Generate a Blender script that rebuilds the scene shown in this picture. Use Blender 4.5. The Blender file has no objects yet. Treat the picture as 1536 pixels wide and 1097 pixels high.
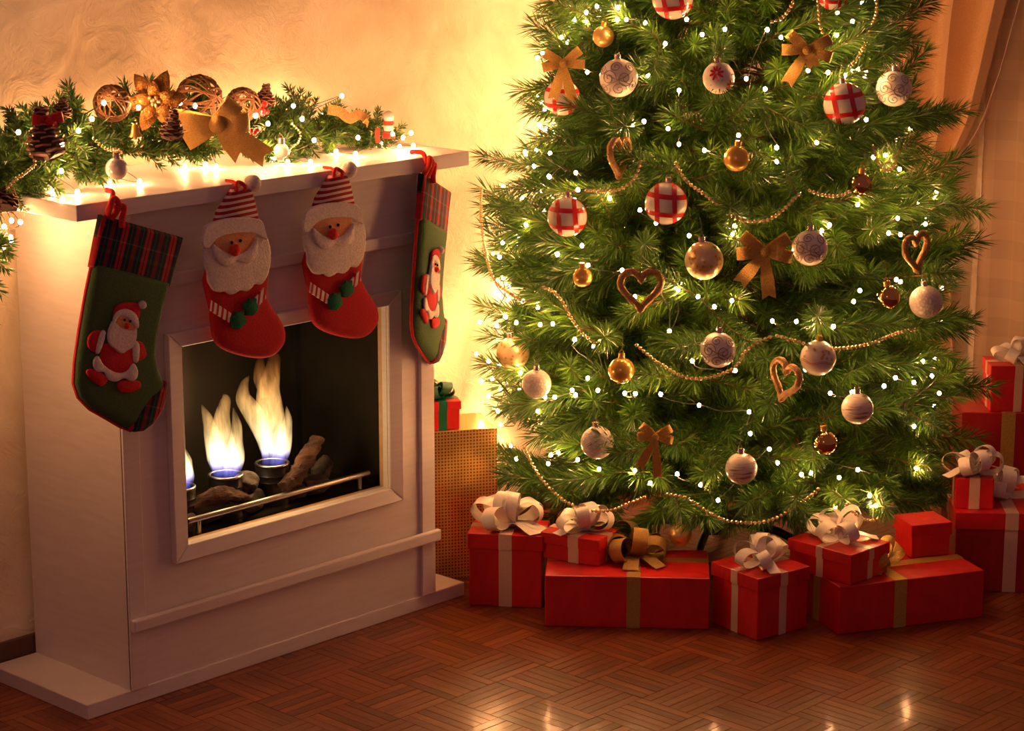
import bpy, bmesh, math, random
import numpy as np
from mathutils import Vector, Matrix

PI = math.pi
SC = bpy.context.scene
COL = SC.collection

# ------------------------------------------------------------------ camera, world, exposure
CAM = Vector((-2.499, -3.530, 1.700))
YAW, PIT, FPX = 0.7594, 0.2267, 3422.9
FW = Vector((math.cos(YAW) * math.cos(PIT), math.sin(YAW) * math.cos(PIT), -math.sin(PIT)))
RT = Vector((math.sin(YAW), -math.cos(YAW), 0.0))
UP = RT.cross(FW)
cam_data = bpy.data.cameras.new('camera')
cam_data.sensor_width = 36.0
cam_data.lens = FPX / 1536.0 * 36.0
cam_data.clip_start = 0.05
cam = bpy.data.objects.new('camera', cam_data)
COL.objects.link(cam)
cam.matrix_world = Matrix(((RT.x, UP.x, -FW.x, CAM.x), (RT.y, UP.y, -FW.y, CAM.y), (RT.z, UP.z, -FW.z, CAM.z), (0, 0, 0, 1)))
SC.camera = cam

world = bpy.data.worlds.new('evening')
SC.world = world
world.use_nodes = True
world.node_tree.nodes['Background'].inputs[0].default_value = (1.0, 0.40, 0.37, 1)
world.node_tree.nodes['Background'].inputs[1].default_value = 0.125

SC.view_settings.view_transform = 'Standard'
SC.view_settings.look = 'None'
SC.view_settings.exposure = 0.0
SC.view_settings.gamma = 1.0
SC.view_settings.use_curve_mapping = False

# soft unseen fill light added behind the camera
ld = bpy.data.lights.new('room_fill', 'POINT')
ld.energy = 14.0
ld.color = (1.0, 0.44, 0.34)
ld.shadow_soft_size = 0.35
lo = bpy.data.objects.new('room_fill', ld)
lo.location = (-2.6, -2.6, 2.0)
COL.objects.link(lo)

BULB_TREE = 380.0
BULB_MANTEL = 450.0
FAIRY = (1.0, 0.44, 0.16)

def ray(px, py):
    return FW + RT * ((px - 768.0) / FPX) - UP * ((py - 548.5) / FPX)
def on_y(px, py, y):
    d = ray(px, py); return CAM + d * ((y - CAM.y) / d.y)
def on_x(px, py, x):
    d = ray(px, py); return CAM + d * ((x - CAM.x) / d.x)

# ------------------------------------------------------------------ materials
MATS = {}
class N:
    def __init__(s, name):
        s.m = bpy.data.materials.new(name); s.m.use_nodes = True
        s.t = s.m.node_tree; s.n = s.t.nodes; s.b = s.n['Principled BSDF']; s.out = s.n['Material Output']
        MATS[name] = s.m
    def add(s, kind, **kw):
        n = s.n.new(kind)
        for k, v in kw.items(): setattr(n, k, v)
        return n
    def link(s, a, b): s.t.links.new(a, b)
    def set(s, **kw):
        for k, v in kw.items():
            i = s.b.inputs[k.replace('_', ' ')]
            if hasattr(v, 'is_output'): s.link(v, i)
            else:
                if isinstance(v, tuple) and len(v) == 3: v = v + (1,)
                i.default_value = v
        return s
    def coord(s, which='Object', scale=(1, 1, 1), loc=(0, 0, 0)):
        tc = s.add('ShaderNodeTexCoord'); mp = s.add('ShaderNodeMapping')
        s.link(tc.outputs[which], mp.inputs[0])
        mp.inputs['Scale'].default_value = scale; mp.inputs['Location'].default_value = loc
        return mp.outputs[0]
    def noise(s, vec, scale=5, detail=3, rough=0.5, dist=0.0, out=0):
        n = s.add('ShaderNodeTexNoise')
        if vec is not None: s.link(vec, n.inputs['Vector'])
        n.inputs['Scale'].default_value = scale; n.inputs['Detail'].default_value = detail
        n.inputs['Roughness'].default_value = rough; n.inputs['Distortion'].default_value = dist
        return n.outputs[out]
    def ramp(s, fac, stops, interp='LINEAR'):
        r = s.add('ShaderNodeValToRGB'); r.color_ramp.interpolation = interp
        e = r.color_ramp.elements
        while len(e) < len(stops): e.new(0.5)
        for q, (p, c) in zip(e, stops):
            q.position = p; q.color = tuple(c) + ((1,) if len(c) == 3 else ())
        s.link(fac, r.inputs[0]); return r.outputs[0]
    def math(s, op, a, b=None):
        n = s.add('ShaderNodeMath', operation=op)
        for i, v in enumerate((a, b)):
            if v is None: continue
            if hasattr(v, 'is_output'): s.link(v, n.inputs[i])
            else: n.inputs[i].default_value = v
        return n.outputs[0]
    def mix(s, fac, a, b, blend='MIX'):
        n = s.add('ShaderNodeMix', data_type='RGBA', blend_type=blend)
        for i, v in ((0, fac), (6, a), (7, b)):
            if hasattr(v, 'is_output'): s.link(v, n.inputs[i])
            else: n.inputs[i].default_value = v if i == 0 else (tuple(v) + (1,))
        return n.outputs[2]
    def bump(s, h, strength=0.3, dist=0.01):
        n = s.add('ShaderNodeBump'); n.inputs['Strength'].default_value = strength
        n.inputs['Distance'].default_value = dist
        s.link(h, n.inputs['Height']); s.link(n.outputs[0], s.b.inputs['Normal']); return s

def plain(name, col, rough=0.5, metal=0.0, var=0.12, scale=40.0, bump=0.0, **kw):
    s = N(name); c = s.coord()
    nz = s.noise(c, scale, 3)
    a = tuple(max(0, x * (1 - var)) for x in col); b = tuple(min(1, x * (1 + var)) for x in col)
    s.set(Base_Color=s.ramp(nz, [(0.3, a), (0.7, b)]), Roughness=rough, Metallic=metal, **kw)
    if bump: s.bump(nz, bump, 0.002)
    return s

# plaster wall
s = N('plaster'); c = s.coord()
big = s.noise(c, 2.2, 4, 0.6, 1.4); fine = s.noise(c, 14, 5, 0.65, 2.5)
colr = s.mix(s.math('MULTIPLY', fine, 0.45), (0.66, 0.52, 0.36), (0.92, 0.82, 0.66))
s.set(Base_Color=s.mix(s.ramp(big, [(0.35, (0, 0, 0)), (0.7, (1, 1, 1))]), colr, (0.95, 0.85, 0.68)), Roughness=0.55)
s.bump(s.math('ADD', big, s.math('MULTIPLY', fine, 0.5)), 0.6, 0.02)
plain('baseboard', (0.10, 0.05, 0.03), 0.4)
# painted wood of the fireplace
s = N('painted_wood'); c = s.coord(scale=(3, 3, 26)); nz = s.noise(c, 4, 4)
s.set(Base_Color=s.ramp(nz, [(0.3, (0.70, 0.64, 0.64)), (0.75, (0.78, 0.72, 0.72))]), Roughness=0.42); s.bump(nz, 0.05, 0.002)
plain('frame_reveal', (0.55, 0.36, 0.2), 0.5)
plain('black_steel', (0.034, 0.030, 0.024), 0.30, 0.6, scale=6, var=0.3)
plain('can_steel', (0.03, 0.03, 0.032), 0.35, 0.7)
plain('brushed_steel', (0.40, 0.37, 0.36), 0.34, 1.0)
# parquet
s = N('parquet')
tc = s.add('ShaderNodeTexCoord'); oi = s.add('ShaderNodeObjectInfo'); ge = s.add('ShaderNodeNewGeometry')
rnd = s.math('FRACT', s.math('ADD', s.math('MULTIPLY', oi.outputs['Random'], 7.31), ge.outputs['Random Per Island']))
cmb = s.add('ShaderNodeCombineXYZ'); s.link(s.math('MULTIPLY', rnd, 20.0), cmb.inputs[0]); s.link(s.math('MULTIPLY', rnd, 13.0), cmb.inputs[1])
va = s.add('ShaderNodeVectorMath', operation='ADD'); s.link(tc.outputs['UV'], va.inputs[0]); s.link(cmb.outputs[0], va.inputs[1])
mp = s.add('ShaderNodeMapping'); mp.inputs['Scale'].default_value = (8, 70, 1); s.link(va.outputs[0], mp.inputs[0])
gr = s.noise(mp.outputs[0], 1.0, 4, 0.55, 0.4)
basec = s.ramp(rnd, [(0.0, (0.17, 0.038, 0.010)), (0.3, (0.28, 0.069, 0.017)), (0.6, (0.23, 0.055, 0.013)), (0.85, (0.36, 0.100, 0.026)), (1.0, (0.15, 0.034, 0.010))])
s.set(Base_Color=s.mix(1.0, basec, s.ramp(gr, [(0.3, (0.58, 0.53, 0.50)), (0.68, (1, 1, 1))]), 'MULTIPLY'),
      Roughness=0.36, Specular_IOR_Level=0.3, Coat_Weight=0.3, Coat_Roughness=0.12)
wv = s.noise(s.coord(), 55, 3, 0.6, 0.6)
s.bump(s.math('ADD', s.math('MULTIPLY', gr, 0.05), s.math('MULTIPLY', wv, 0.9)), 0.2, 0.004)
plain('subfloor', (0.03, 0.012, 0.006), 0.7)
# greenery
def needle_mat(name, dark, mid, lite):
    s = N(name); ge = s.add('ShaderNodeNewGeometry'); oi = s.add('ShaderNodeObjectInfo')
    f = s.math('FRACT', s.math('ADD', ge.outputs['Random Per Island'], oi.outputs['Random']))
    cc = s.mix(1.0, s.ramp(f, [(0, dark), (0.55, mid), (1, lite)]), s.ramp(oi.outputs['Random'], [(0, (0.62, 0.66, 0.7)), (0.6, (1, 1, 1)), (1, (1.35, 1.2, 1.0))]), 'MULTIPLY')
    s.set(Base_Color=cc, Roughness=0.38)
    tr = s.add('ShaderNodeBsdfTranslucent'); s.link(cc, tr.inputs[0])
    mx = s.add('ShaderNodeMixShader'); mx.inputs[0].default_value = 0.22
    s.link(s.b.outputs[0], mx.inputs[1]); s.link(tr.outputs[0], mx.inputs[2]); s.link(mx.outputs[0], s.out.inputs[0])
needle_mat('tree_needle', (0.026, 0.090, 0.012), (0.060, 0.175, 0.020), (0.15, 0.29, 0.035))
needle_mat('garland_needle', (0.025, 0.085, 0.015), (0.06, 0.18, 0.03), (0.17, 0.29, 0.06))
plain('bark', (0.16, 0.075, 0.035), 0.8)
plain('wire_green', (0.012, 0.022, 0.010), 0.5)
plain('wire_clear', (0.55, 0.45, 0.2), 0.3)
s = N('fairy_tree'); s.set(Base_Color=(1, 0.8, 0.5), Emission_Color=FAIRY, Emission_Strength=BULB_TREE)
s = N('fairy_mantel'); s.set(Base_Color=(1, 0.8, 0.5), Emission_Color=FAIRY, Emission_Strength=BULB_MANTEL)
# gifts
def paper(name, a, b):
    s = N(name); c = s.coord(scale=(6, 6, 3)); nz = s.noise(c, 3, 3, 0.5, 1.0)
    s.set(Base_Color=s.ramp(nz, [(0.3, a), (0.7, b)]), Roughness=0.38, Coat_Weight=0.2, Coat_Roughness=0.2); s.bump(nz, 0.25, 0.01)
paper('red_paper', (0.52, 0.008, 0.012), (0.66, 0.014, 0.016))
paper('dark_and_shaded_red_paper', (0.30, 0.006, 0.008), (0.40, 0.008, 0.012))  # dark parcel's own paper; also paints shade on the large lidded box's body
plain('white_ribbon', (0.86, 0.78, 0.70), 0.33, var=0.05, scale=200)
plain('sheer_shaded_ribbon', (0.70, 0.46, 0.34), 0.4, var=0.05, scale=200)  # white ribbon made tan: sheer over red, with the fronts' shade mixed in
def glitter(name, col, rough=0.35, metal=0.6, sc=700):
    s = N(name); c = s.coord(); v = s.add('ShaderNodeTexVoronoi'); v.inputs['Scale'].default_value = sc; s.link(c, v.inputs['Vector'])
    lo_ = tuple(x * 0.55 for x in col)
    s.set(Base_Color=s.mix(v.outputs['Color'], lo_, col), Roughness=rough, Metallic=metal); s.bump(v.outputs['Distance'], 0.6, 0.002)
glitter('gold_glitter_ribbon', (0.80, 0.50, 0.13))
glitter('gold_mesh_ribbon', (0.62, 0.38, 0.10), 0.4, 0.4, 900)
glitter('copper_gold', (0.50, 0.24, 0.05), 0.4, 0.5, 300)
glitter('gold_tinsel', (0.60, 0.34, 0.12), 0.4, 0.4, 400)
plain('green_ribbon', (0.01, 0.13, 0.06), 0.3)
s = N('gold_dotted_foil'); c = s.coord(scale=(130, 130, 130))
sx = s.add('ShaderNodeSeparateXYZ'); s.link(c, sx.inputs[0])
def dist_c(o): return s.math('ABSOLUTE', s.math('SUBTRACT', s.math('FRACT', o), 0.5))
hx = s.math('LESS_THAN', dist_c(s.math('ADD', sx.outputs[0], sx.outputs[1])), 0.27); hz_ = s.math('LESS_THAN', dist_c(sx.outputs[2]), 0.27)
s.set(Base_Color=s.mix(s.math('MULTIPLY', hx, hz_), (0.86, 0.58, 0.20), (0.30, 0.15, 0.04)), Roughness=0.24, Metallic=0.75)
# ornaments
plain('white_frost', (0.82, 0.74, 0.66), 0.5, 0.0, 0.1, 60, 0.2)
s = N('ice_frost'); c = s.coord(); v = s.add('ShaderNodeTexVoronoi'); v.inputs['Scale'].default_value = 160; s.link(c, v.inputs['Vector'])
s.set(Base_Color=s.mix(v.outputs['Distance'], (0.80, 0.74, 0.68), (0.58, 0.48, 0.40)), Roughness=0.35, Coat_Weight=0.6, Coat_Roughness=0.15); s.bump(v.outputs['Distance'], 0.4, 0.004)
plain('pearl_white', (0.84, 0.77, 0.68), 0.22, 0.0, 0.04, 30, Coat_Weight=0.7)
plain('swirl_silver', (0.36, 0.31, 0.29), 0.35, 0.6)
plain('ornament_red', (0.70, 0.02, 0.02), 0.25, Coat_Weight=0.5)
plain('gold_mirror', (0.95, 0.58, 0.13), 0.26, 0.65, 0.04)
plain('gold_satin', (0.90, 0.58, 0.20), 0.34, 0.8, 0.05)
plain('pale_gold', (0.86, 0.66, 0.36), 0.32, 0.45, 0.06)
plain('bronze_mirror', (0.72, 0.42, 0.16), 0.1, 1.0, 0.05)
plain('flake_gold', (0.62, 0.36, 0.08), 0.35, 0.6)
plain('silver_cap', (0.66, 0.52, 0.44), 0.25, 0.9)
s = N('streaked_pearl'); c = s.coord(scale=(18, 18, 190)); nz = s.noise(c, 1.3, 3, 0.6)
s.set(Base_Color=s.ramp(nz, [(0.36, (0.30, 0.18, 0.07)), (0.44, (0.80, 0.70, 0.58)), (0.7, (0.86, 0.78, 0.68))]), Roughness=0.26, Coat_Weight=0.5)
plain('bead_gold', (0.95, 0.74, 0.42), 0.24, 0.7, 0.05)
plain('silver_bauble', (0.74, 0.68, 0.64), 0.25, 0.25)
# felt
def felt(name, col): return plain(name, col, 0.95, 0, 0.14, 260, 0.5)
felt('felt_red', (0.48, 0.010, 0.018)); felt('felt_white', (0.74, 0.66, 0.62)); felt('felt_green', (0.006, 0.13, 0.055))
felt('felt_olive', (0.060, 0.125, 0.042)); felt('felt_skin', (0.72, 0.34, 0.15)); felt('felt_nose', (0.75, 0.05, 0.03)); felt('felt_black', (0.01, 0.008, 0.008))
felt('felt_trim', (0.62, 0.03, 0.02)); felt('felt_boot', (0.55, 0.014, 0.022))
s = N('hat_stripes'); c = s.coord(); sx = s.add('ShaderNodeSeparateXYZ'); s.link(c, sx.inputs[0])
fr = s.math('FRACT', s.math('MULTIPLY', s.math('ADD', sx.outputs[2], s.math('MULTIPLY', sx.outputs[0], -0.05)), 88))
s.set(Base_Color=s.ramp(fr, [(0, (0.32, 0.008, 0.022)), (0.55, (0.70, 0.55, 0.53))], 'CONSTANT'), Roughness=0.9)
s = N('sleeve_stripes'); c = s.coord(); sx = s.add('ShaderNodeSeparateXYZ'); s.link(c, sx.inputs[0])
fr = s.math('FRACT', s.math('MULTIPLY', s.math('ADD', sx.outputs[0], s.math('MULTIPLY', sx.outputs[2], -0.2)), 76))
s.set(Base_Color=s.ramp(fr, [(0, (0.48, 0.01, 0.018)), (0.45, (0.78, 0.68, 0.62))], 'CONSTANT'), Roughness=0.9)
s = N('plaid'); c = s.coord(); sx = s.add('ShaderNodeSeparateXYZ'); s.link(c, sx.inputs[0])
fx = s.math('FRACT', s.math('ADD', s.math('MULTIPLY', sx.outputs[0], 17.0), 0.18)); fz = s.math('FRACT', s.math('MULTIPLY', sx.outputs[2], 17.0))
G, R_, K, B_ = (0.012, 0.06, 0.04), (0.66, 0.012, 0.022), (0.006, 0.012, 0.012), (0.006, 0.02, 0.035)
cx = s.ramp(fx, [(0, R_), (0.10, K), (0.14, R_), (0.25, B_), (0.38, (0.08, 0.12, 0.06)), (0.41, B_), (0.54, (0.26, 0.01, 0.018)), (0.70, B_), (0.84, (0.08, 0.12, 0.06)), (0.87, B_)], 'CONSTANT')
cz = s.ramp(fz, [(0, B_), (0.30, (0.10, 0.14, 0.07)), (0.35, B_), (0.62, K), (0.86, G)], 'CONSTANT')
s.set(Base_Color=s.mix(0.38, cx, cz), Roughness=0.9)
# wood, stone
s = N('driftwood'); c = s.coord(scale=(4, 40, 40)); nz = s.noise(c, 2.0, 6, 0.7, 0.5)
s.set(Base_Color=s.ramp(nz, [(0.35, (0.012, 0.006, 0.004)), (0.75, (0.13, 0.048, 0.022))]), Roughness=0.85); s.bump(nz, 0.9, 0.01)
plain('charred_stone', (0.024, 0.020, 0.018), 0.8, 0, 0.6, 60, 1.0)
plain('grey_stone', (0.055, 0.042, 0.034), 0.8, 0, 0.6, 60, 1.0)
plain('cone_scale', (0.17, 0.075, 0.045), 0.6, 0, 0.4, 90)
plain('cone_tip', (0.42, 0.22, 0.13), 0.6, 0, 0.3, 90)
plain('cone_dark', (0.06, 0.022, 0.014), 0.6, 0, 0.4, 90)
plain('wicker', (0.20, 0.09, 0.035), 0.6, 0, 0.3, 60)
plain('berry_red', (0.62, 0.01, 0.012), 0.3)
# curtains
s = N('drape_cloth'); c = s.coord(scale=(300, 300, 300)); nz = s.noise(c, 1, 2)
s.set(Base_Color=s.ramp(nz, [(0.3, (0.62, 0.38, 0.20)), (0.7, (0.74, 0.47, 0.27))]), Roughness=0.75, Sheen_Weight=0.3); s.bump(nz, 0.15, 0.002)
s = N('drape_lining'); s.set(Base_Color=(0.72, 0.52, 0.42), Roughness=0.7)
s = N('sheer'); tc = s.coord(scale=(1, 1, 1)); sx = s.add('ShaderNodeSeparateXYZ'); s.link(tc, sx.inputs[0])
gy = s.math('LESS_THAN', s.math('FRACT', s.math('MULTIPLY', sx.outputs[1], 9.0)), 0.5); gz = s.math('LESS_THAN', s.math('FRACT', s.math('MULTIPLY', sx.outputs[2], 9.0)), 0.5)
s.set(Base_Color=(0.80, 0.60, 0.46), Roughness=0.8)
tl = s.add('ShaderNodeBsdfTranslucent'); tl.inputs[0].default_value = (0.8, 0.6, 0.46, 1)
tp = s.add('ShaderNodeBsdfTransparent')
m1 = s.add('ShaderNodeMixShader'); m1.inputs[0].default_value = 0.3; s.link(s.b.outputs[0], m1.inputs[1]); s.link(tl.outputs[0], m1.inputs[2])
m2 = s.add('ShaderNodeMixShader'); s.link(s.math('ADD', s.math('MULTIPLY', s.math('ADD', gy, gz), 0.07), 0.26), m2.inputs[0])
s.link(m1.outputs[0], m2.inputs[1]); s.link(tp.outputs[0], m2.inputs[2]); s.link(m2.outputs[0], s.out.inputs[0])
plain('satin_tie', (0.80, 0.68, 0.58), 0.35)
plain('window_paint', (0.30, 0.16, 0.12), 0.5)
s = N('night_glass'); s.set(Base_Color=(0.05, 0.035, 0.05), Roughness=0.06)
# flame: glowing gas, blue at the burner, white-yellow then orange above
s = N('flame_gas'); s.n.remove(s.b)
tc = s.add('ShaderNodeTexCoord'); sx = s.add('ShaderNodeSeparateXYZ'); s.link(tc.outputs['Object'], sx.inputs[0])
h = s.math('MULTIPLY', sx.outputs[2], 1 / 0.23)
nz = s.noise(s.coord(scale=(55, 55, 13)), 1.0, 3, 0.6, 1.2)
colf = s.ramp(h, [(0.0, (0.10, 0.16, 1.0)), (0.07, (0.35, 0.30, 0.9)), (0.17, (1.0, 0.78, 0.42)), (0.45, (1.0, 0.60, 0.20)), (0.8, (1.0, 0.42, 0.10)), (1.0, (1.0, 0.28, 0.05))])
st = s.ramp(h, [(0.0, (0.10,) * 3), (0.06, (0.20,) * 3), (0.15, (0.9,) * 3), (0.45, (0.62,) * 3), (0.8, (0.30,) * 3), (1.0, (0.05,) * 3)])
em = s.add('ShaderNodeEmission'); s.link(colf, em.inputs[0])
s.link(s.math('MULTIPLY', s.math('MULTIPLY', st, s.ramp(nz, [(0.36, (0.12,) * 3), (0.62, (1,) * 3)])), 75.0), em.inputs[1])
s.link(em.outputs[0], s.out.inputs['Volume'])

# ------------------------------------------------------------------ geometry helpers
class MB:
    """collects simple solids into one mesh"""
    def __init__(s): s.v = []; s.f = []; s.mi = []; s.smooth = []
    def put(s, vs, fs, mi=0, smooth=False):
        o = len(s.v); s.v += [tuple(p) for p in vs]
        for f in fs:
            s.f.append(tuple(i + o for i in f)); s.mi.append(mi); s.smooth.append(smooth)
        return s
    def box(s, lo, hi, mi=0, ch=0.0):
        (a, b, c), (d, e, f) = lo, hi
        if ch <= 0:
            return s.put([(a, b, c), (d, b, c), (d, e, c), (a, e, c), (a, b, f), (d, b, f), (d, e, f), (a, e, f)],
                         [(0, 3, 2, 1), (4, 5, 6, 7), (0, 1, 5, 4), (1, 2, 6, 5), (2, 3, 7, 6), (3, 0, 4, 7)], mi)
        bm = bmesh.new(); bmesh.ops.create_cube(bm, size=1.0)
        for v in bm.verts: v.co = Vector(((a + d) / 2 + v.co.x * (d - a), (b + e) / 2 + v.co.y * (e - b), (c + f) / 2 + v.co.z * (f - c)))
        bmesh.ops.bevel(bm, geom=list(bm.edges), offset=ch, segments=2, affect='EDGES', profile=0.5)
        return s.bm(bm, mi)
    def bm(s, bm, mi=0, smooth=False):
        bm.verts.index_update()
        s.put([v.co[:] for v in bm.verts], [[v.index for v in f.verts] for f in bm.faces], mi, smooth); bm.free(); return s
    def tube(s, pts, r, sides=8, mi=0, smooth=True, closed=False, caps=True):
        pts = [Vector(p) for p in pts]; n = len(pts)
        rr = r if hasattr(r, '__len__') else [r] * n
        vs = []; fs = []; prev = None
        for i, p in enumerate(pts):
            if closed: t = pts[(i + 1) % n] - pts[i - 1]
            else: t = pts[min(i + 1, n - 1)] - pts[max(i - 1, 0)]
            if t.length < 1e-9: t = Vector((0, 0, 1))
            t.normalize()
            if prev is None: a = t.orthogonal().normalized()
            else:
                a = prev - t * prev.dot(t)
                a = a.normalized() if a.length > 1e-6 else t.orthogonal().normalized()
            prev = a; b = t.cross(a)
            for k in range(sides):
                q = 2 * PI * k / sides; vs.append(p + (a * math.cos(q) + b * math.sin(q)) * rr[i])
        m = n if closed else n - 1
        for i in range(m):
            j = (i + 1) % n
            for k in range(sides):
                l = (k + 1) % sides; fs.append((i * sides + k, i * sides + l, j * sides + l, j * sides + k))
        if caps and not closed:
            fs.append(tuple(range(sides - 1, -1, -1))); fs.append(tuple((n - 1) * sides + k for k in range(sides)))
        return s.put(vs, fs, mi, smooth)
    def lathe(s, prof, sides=24, mi=0, smooth=True, at=(0, 0, 0)):
        vs = []; fs = []; n = len(prof)
        for (r, z) in prof:
            for k in range(sides):
                q = 2 * PI * k / sides; vs.append((at[0] + r * math.cos(q), at[1] + r * math.sin(q), at[2] + z))
        for i in range(n - 1):
            for k in range(sides):
                l = (k + 1) % sides; fs.append((i * sides + k, i * sides + l, (i + 1) * sides + l, (i + 1) * sides + k))
        return s.put(vs, fs, mi, smooth)
    def sphere(s, c, r, seg=16, rings=10, mi=0, sq=(1, 1, 1)):
        vs = [(c[0], c[1], c[2] + r * sq[2])]; fs = []
        for i in range(1, rings):
            a = PI * i / rings
            for k in range(seg):
                q = 2 * PI * k / seg
                vs.append((c[0] + r * sq[0] * math.sin(a) * math.cos(q), c[1] + r * sq[1] * math.sin(a) * math.sin(q), c[2] + r * sq[2] * math.cos(a)))
        vs.append((c[0], c[1], c[2] - r * sq[2])); last = len(vs) - 1
        for k in range(seg):
            l = (k + 1) % seg
            fs.append((0, 1 + k, 1 + l)); fs.append((last, last - seg + l, last - seg + k))
            for i in range(rings - 2):
                a = 1 + i * seg; fs.append((a + k, a + seg + k, a + seg + l, a + l))
        return s.put(vs, fs, mi, True)
    def strip(s, path, wdir, w, th=0.0007, mi=0):
        """flat ribbon with real thickness; path points, width direction(s), width(s)"""
        path = [Vector(p) for p in path]; n = len(path); vs = []; fs = []
        for i, p in enumerate(path):
            t = (path[min(i + 1, n - 1)] - path[max(i - 1, 0)])
            t = t.normalized() if t.length > 1e-9 else Vector((1, 0, 0))
            d = Vector(wdir[i] if isinstance(wdir, list) else wdir); d = (d - t * d.dot(t)).normalized()
            nn = t.cross(d); ww = (w[i] if hasattr(w, '__len__') else w) / 2
            for a, b in ((-1, -1), (1, -1), (1, 1), (-1, 1)): vs.append(p + d * ww * a + nn * th / 2 * b)
        for i in range(n - 1):
            o = i * 4
            for k in range(4):
                l = (k + 1) % 4; fs.append((o + k, o + l, o + 4 + l, o + 4 + k))
        fs.append((3, 2, 1, 0)); o = (n - 1) * 4; fs.append((o, o + 1, o + 2, o + 3))
        return s.put(vs, fs, mi, True)
    def slab(s, outline, y0, th, mi=0, rim=0.002, puff=None):
        """a felt or cloth piece: closed outline in x,z; front face towards -y at y0-th, back at y0; rounded rim"""
        bm = bmesh.new(); vs = [bm.verts.new((x, y0, z)) for x, z in outline]
        f = bm.faces.new(vs); f.normal_update()
        if f.normal.y > 0: f.normal_flip(); f.normal_update()
        bmesh.ops.recalc_face_normals
        ex = bmesh.ops.extrude_face_region(bm, geom=[f])
        top = [g for g in ex['geom'] if isinstance(g, bmesh.types.BMFace)]
        for v in {v for g in top for v in g.verts}: v.co.y -= th * 0.55
        for g in top: g.normal_update()
        steps = puff or [(rim, th * 0.45)]
        for (ins, dy) in steps:
            bmesh.ops.inset_region(bm, faces=top, thickness=ins, depth=0.0, use_even_offset=False, use_boundary=True)
            for v in {v for g in top for v in g.verts}: v.co.y -= dy
        if f.is_valid: pass
        bmesh.ops.triangulate(bm, faces=[g for g in bm.faces if len(g.verts) > 4])
        return s.bm(bm, mi, True)
    def mesh(s, name, mats):
        me = bpy.data.meshes.new(name); me.from_pydata(s.v, [], s.f)
        for m in (mats if isinstance(mats, (list, tuple)) else [mats]): me.materials.append(MATS[m])
        me.polygons.foreach_set('material_index', s.mi); me.polygons.foreach_set('use_smooth', s.smooth); me.update()
        return me
    def build(s, name, mats, parent=None, loc=None, rot=None, sharp=True):
        me = s.mesh(name, mats)
        if sharp and any(s.smooth):
            try: me.set_sharp_from_angle(angle=math.radians(50))
            except Exception: pass
        return link(name, me, parent, loc, rot)

def link(name, data, parent=None, loc=None, rot=None):
    o = bpy.data.objects.new(name, data); COL.objects.link(o)
    if parent: o.parent = parent
    if loc is not None: o.location = loc
    if rot is not None: o.rotation_euler = rot
    return o
def tag(o, label, cat, group=None):
    o['label'] = label; o['category'] = cat
    if group: o['group'] = group
    return o
def thing(name, label, cat, loc=(0, 0, 0), rot=(0, 0, 0), group=None):
    return tag(link(name, None, None, loc, rot), label, cat, group)
def struct(o): o['kind'] = 'structure'; return o
def lerp(a, b, t): return a + (b - a) * t
def spline(pts, n):
    """Catmull-Rom through pts"""
    P = [Vector(p) for p in pts]; P = [P[0] * 2 - P[1]] + P + [P[-1] * 2 - P[-2]]; out = []
    for i in range(1, len(P) - 2):
        for k in range(n):
            t = k / n; a, b, c, d = P[i - 1], P[i], P[i + 1], P[i + 2]
            out.append(0.5 * ((2 * b) + (c - a) * t + (2 * a - 5 * b + 4 * c - d) * t * t + (3 * b - a - 3 * c + d) * t ** 3))
    out.append(P[-2]); return out
def smooth2(outline, n=4):
    P = [Vector((x, 0, z)) for x, z in outline]; m = len(P); out = []
    for i in range(m):
        a, b, c, d = P[i - 1], P[i], P[(i + 1) % m], P[(i + 2) % m]
        for k in range(n):
            t = k / n
            q = 0.5 * ((2 * b) + (c - a) * t + (2 * a - 5 * b + 4 * c - d) * t * t + (3 * b - a - 3 * c + d) * t ** 3)
            out.append((q.x, q.z))
    return out
def circle2(c, r, n=16, sq=1.0): return [(c[0] + r * math.cos(2 * PI * k / n), c[1] + r * sq * math.sin(2 * PI * k / n)) for k in range(n)]

# ------------------------------------------------------------------ the room
WALL_Y, WALL_X = 0.345, 3.06
struct(MB().box((-2.6, WALL_Y, 0), (WALL_X + 0.12, WALL_Y + 0.12, 2.6)).build('wall_back', 'plaster'))
struct(MB().box((WALL_X, -3.2, 0), (WALL_X + 0.12, WALL_Y, 2.6)).build('wall_right', 'plaster'))
struct(MB().box((-2.6, WALL_Y - 0.014, 0), (WALL_X, WALL_Y - 0.0005, 0.07), ch=0.003).build('baseboard_back', 'baseboard'))
struct(MB().box((WALL_X - 0.014, -3.2, 0), (WALL_X - 0.0005, WALL_Y - 0.015, 0.07), ch=0.003).build('baseboard_right', 'baseboard'))
fl = struct(MB().box((-2.6, -3.2, -0.05), (WALL_X, WALL_Y, -0.0125)).build('floor', 'subfloor'))
rnd = random.Random(4)
TILE, NS = 0.1385, 6
PW = TILE / NS
def plank_geo(mb, x, y, along_x, z=0.0):
    g = 0.00022; hl, hw = TILE / 2 - g, PW / 2 - g; ch = 0.0004
    def pt(a, b, zz): return (x + a, y + b, zz) if along_x else (x - b, y + a, zz)
    vs = [pt(a * hl, b * hw, -0.012) for a, b in ((-1, -1), (1, -1), (1, 1), (-1, 1))]
    vs += [pt(a * (hl - ch), b * (hw - ch), z) for a, b in ((-1, -1), (1, -1), (1, 1), (-1, 1))]
    vs = [(min(a, WALL_X - 0.001), min(b, WALL_Y - 0.001), c) for a, b, c in vs] if (x or y) else vs
    mb.put(vs, [(4, 5, 6, 7), (0, 1, 5, 4), (1, 2, 6, 5), (2, 3, 7, 6), (3, 0, 4, 7)])
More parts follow.
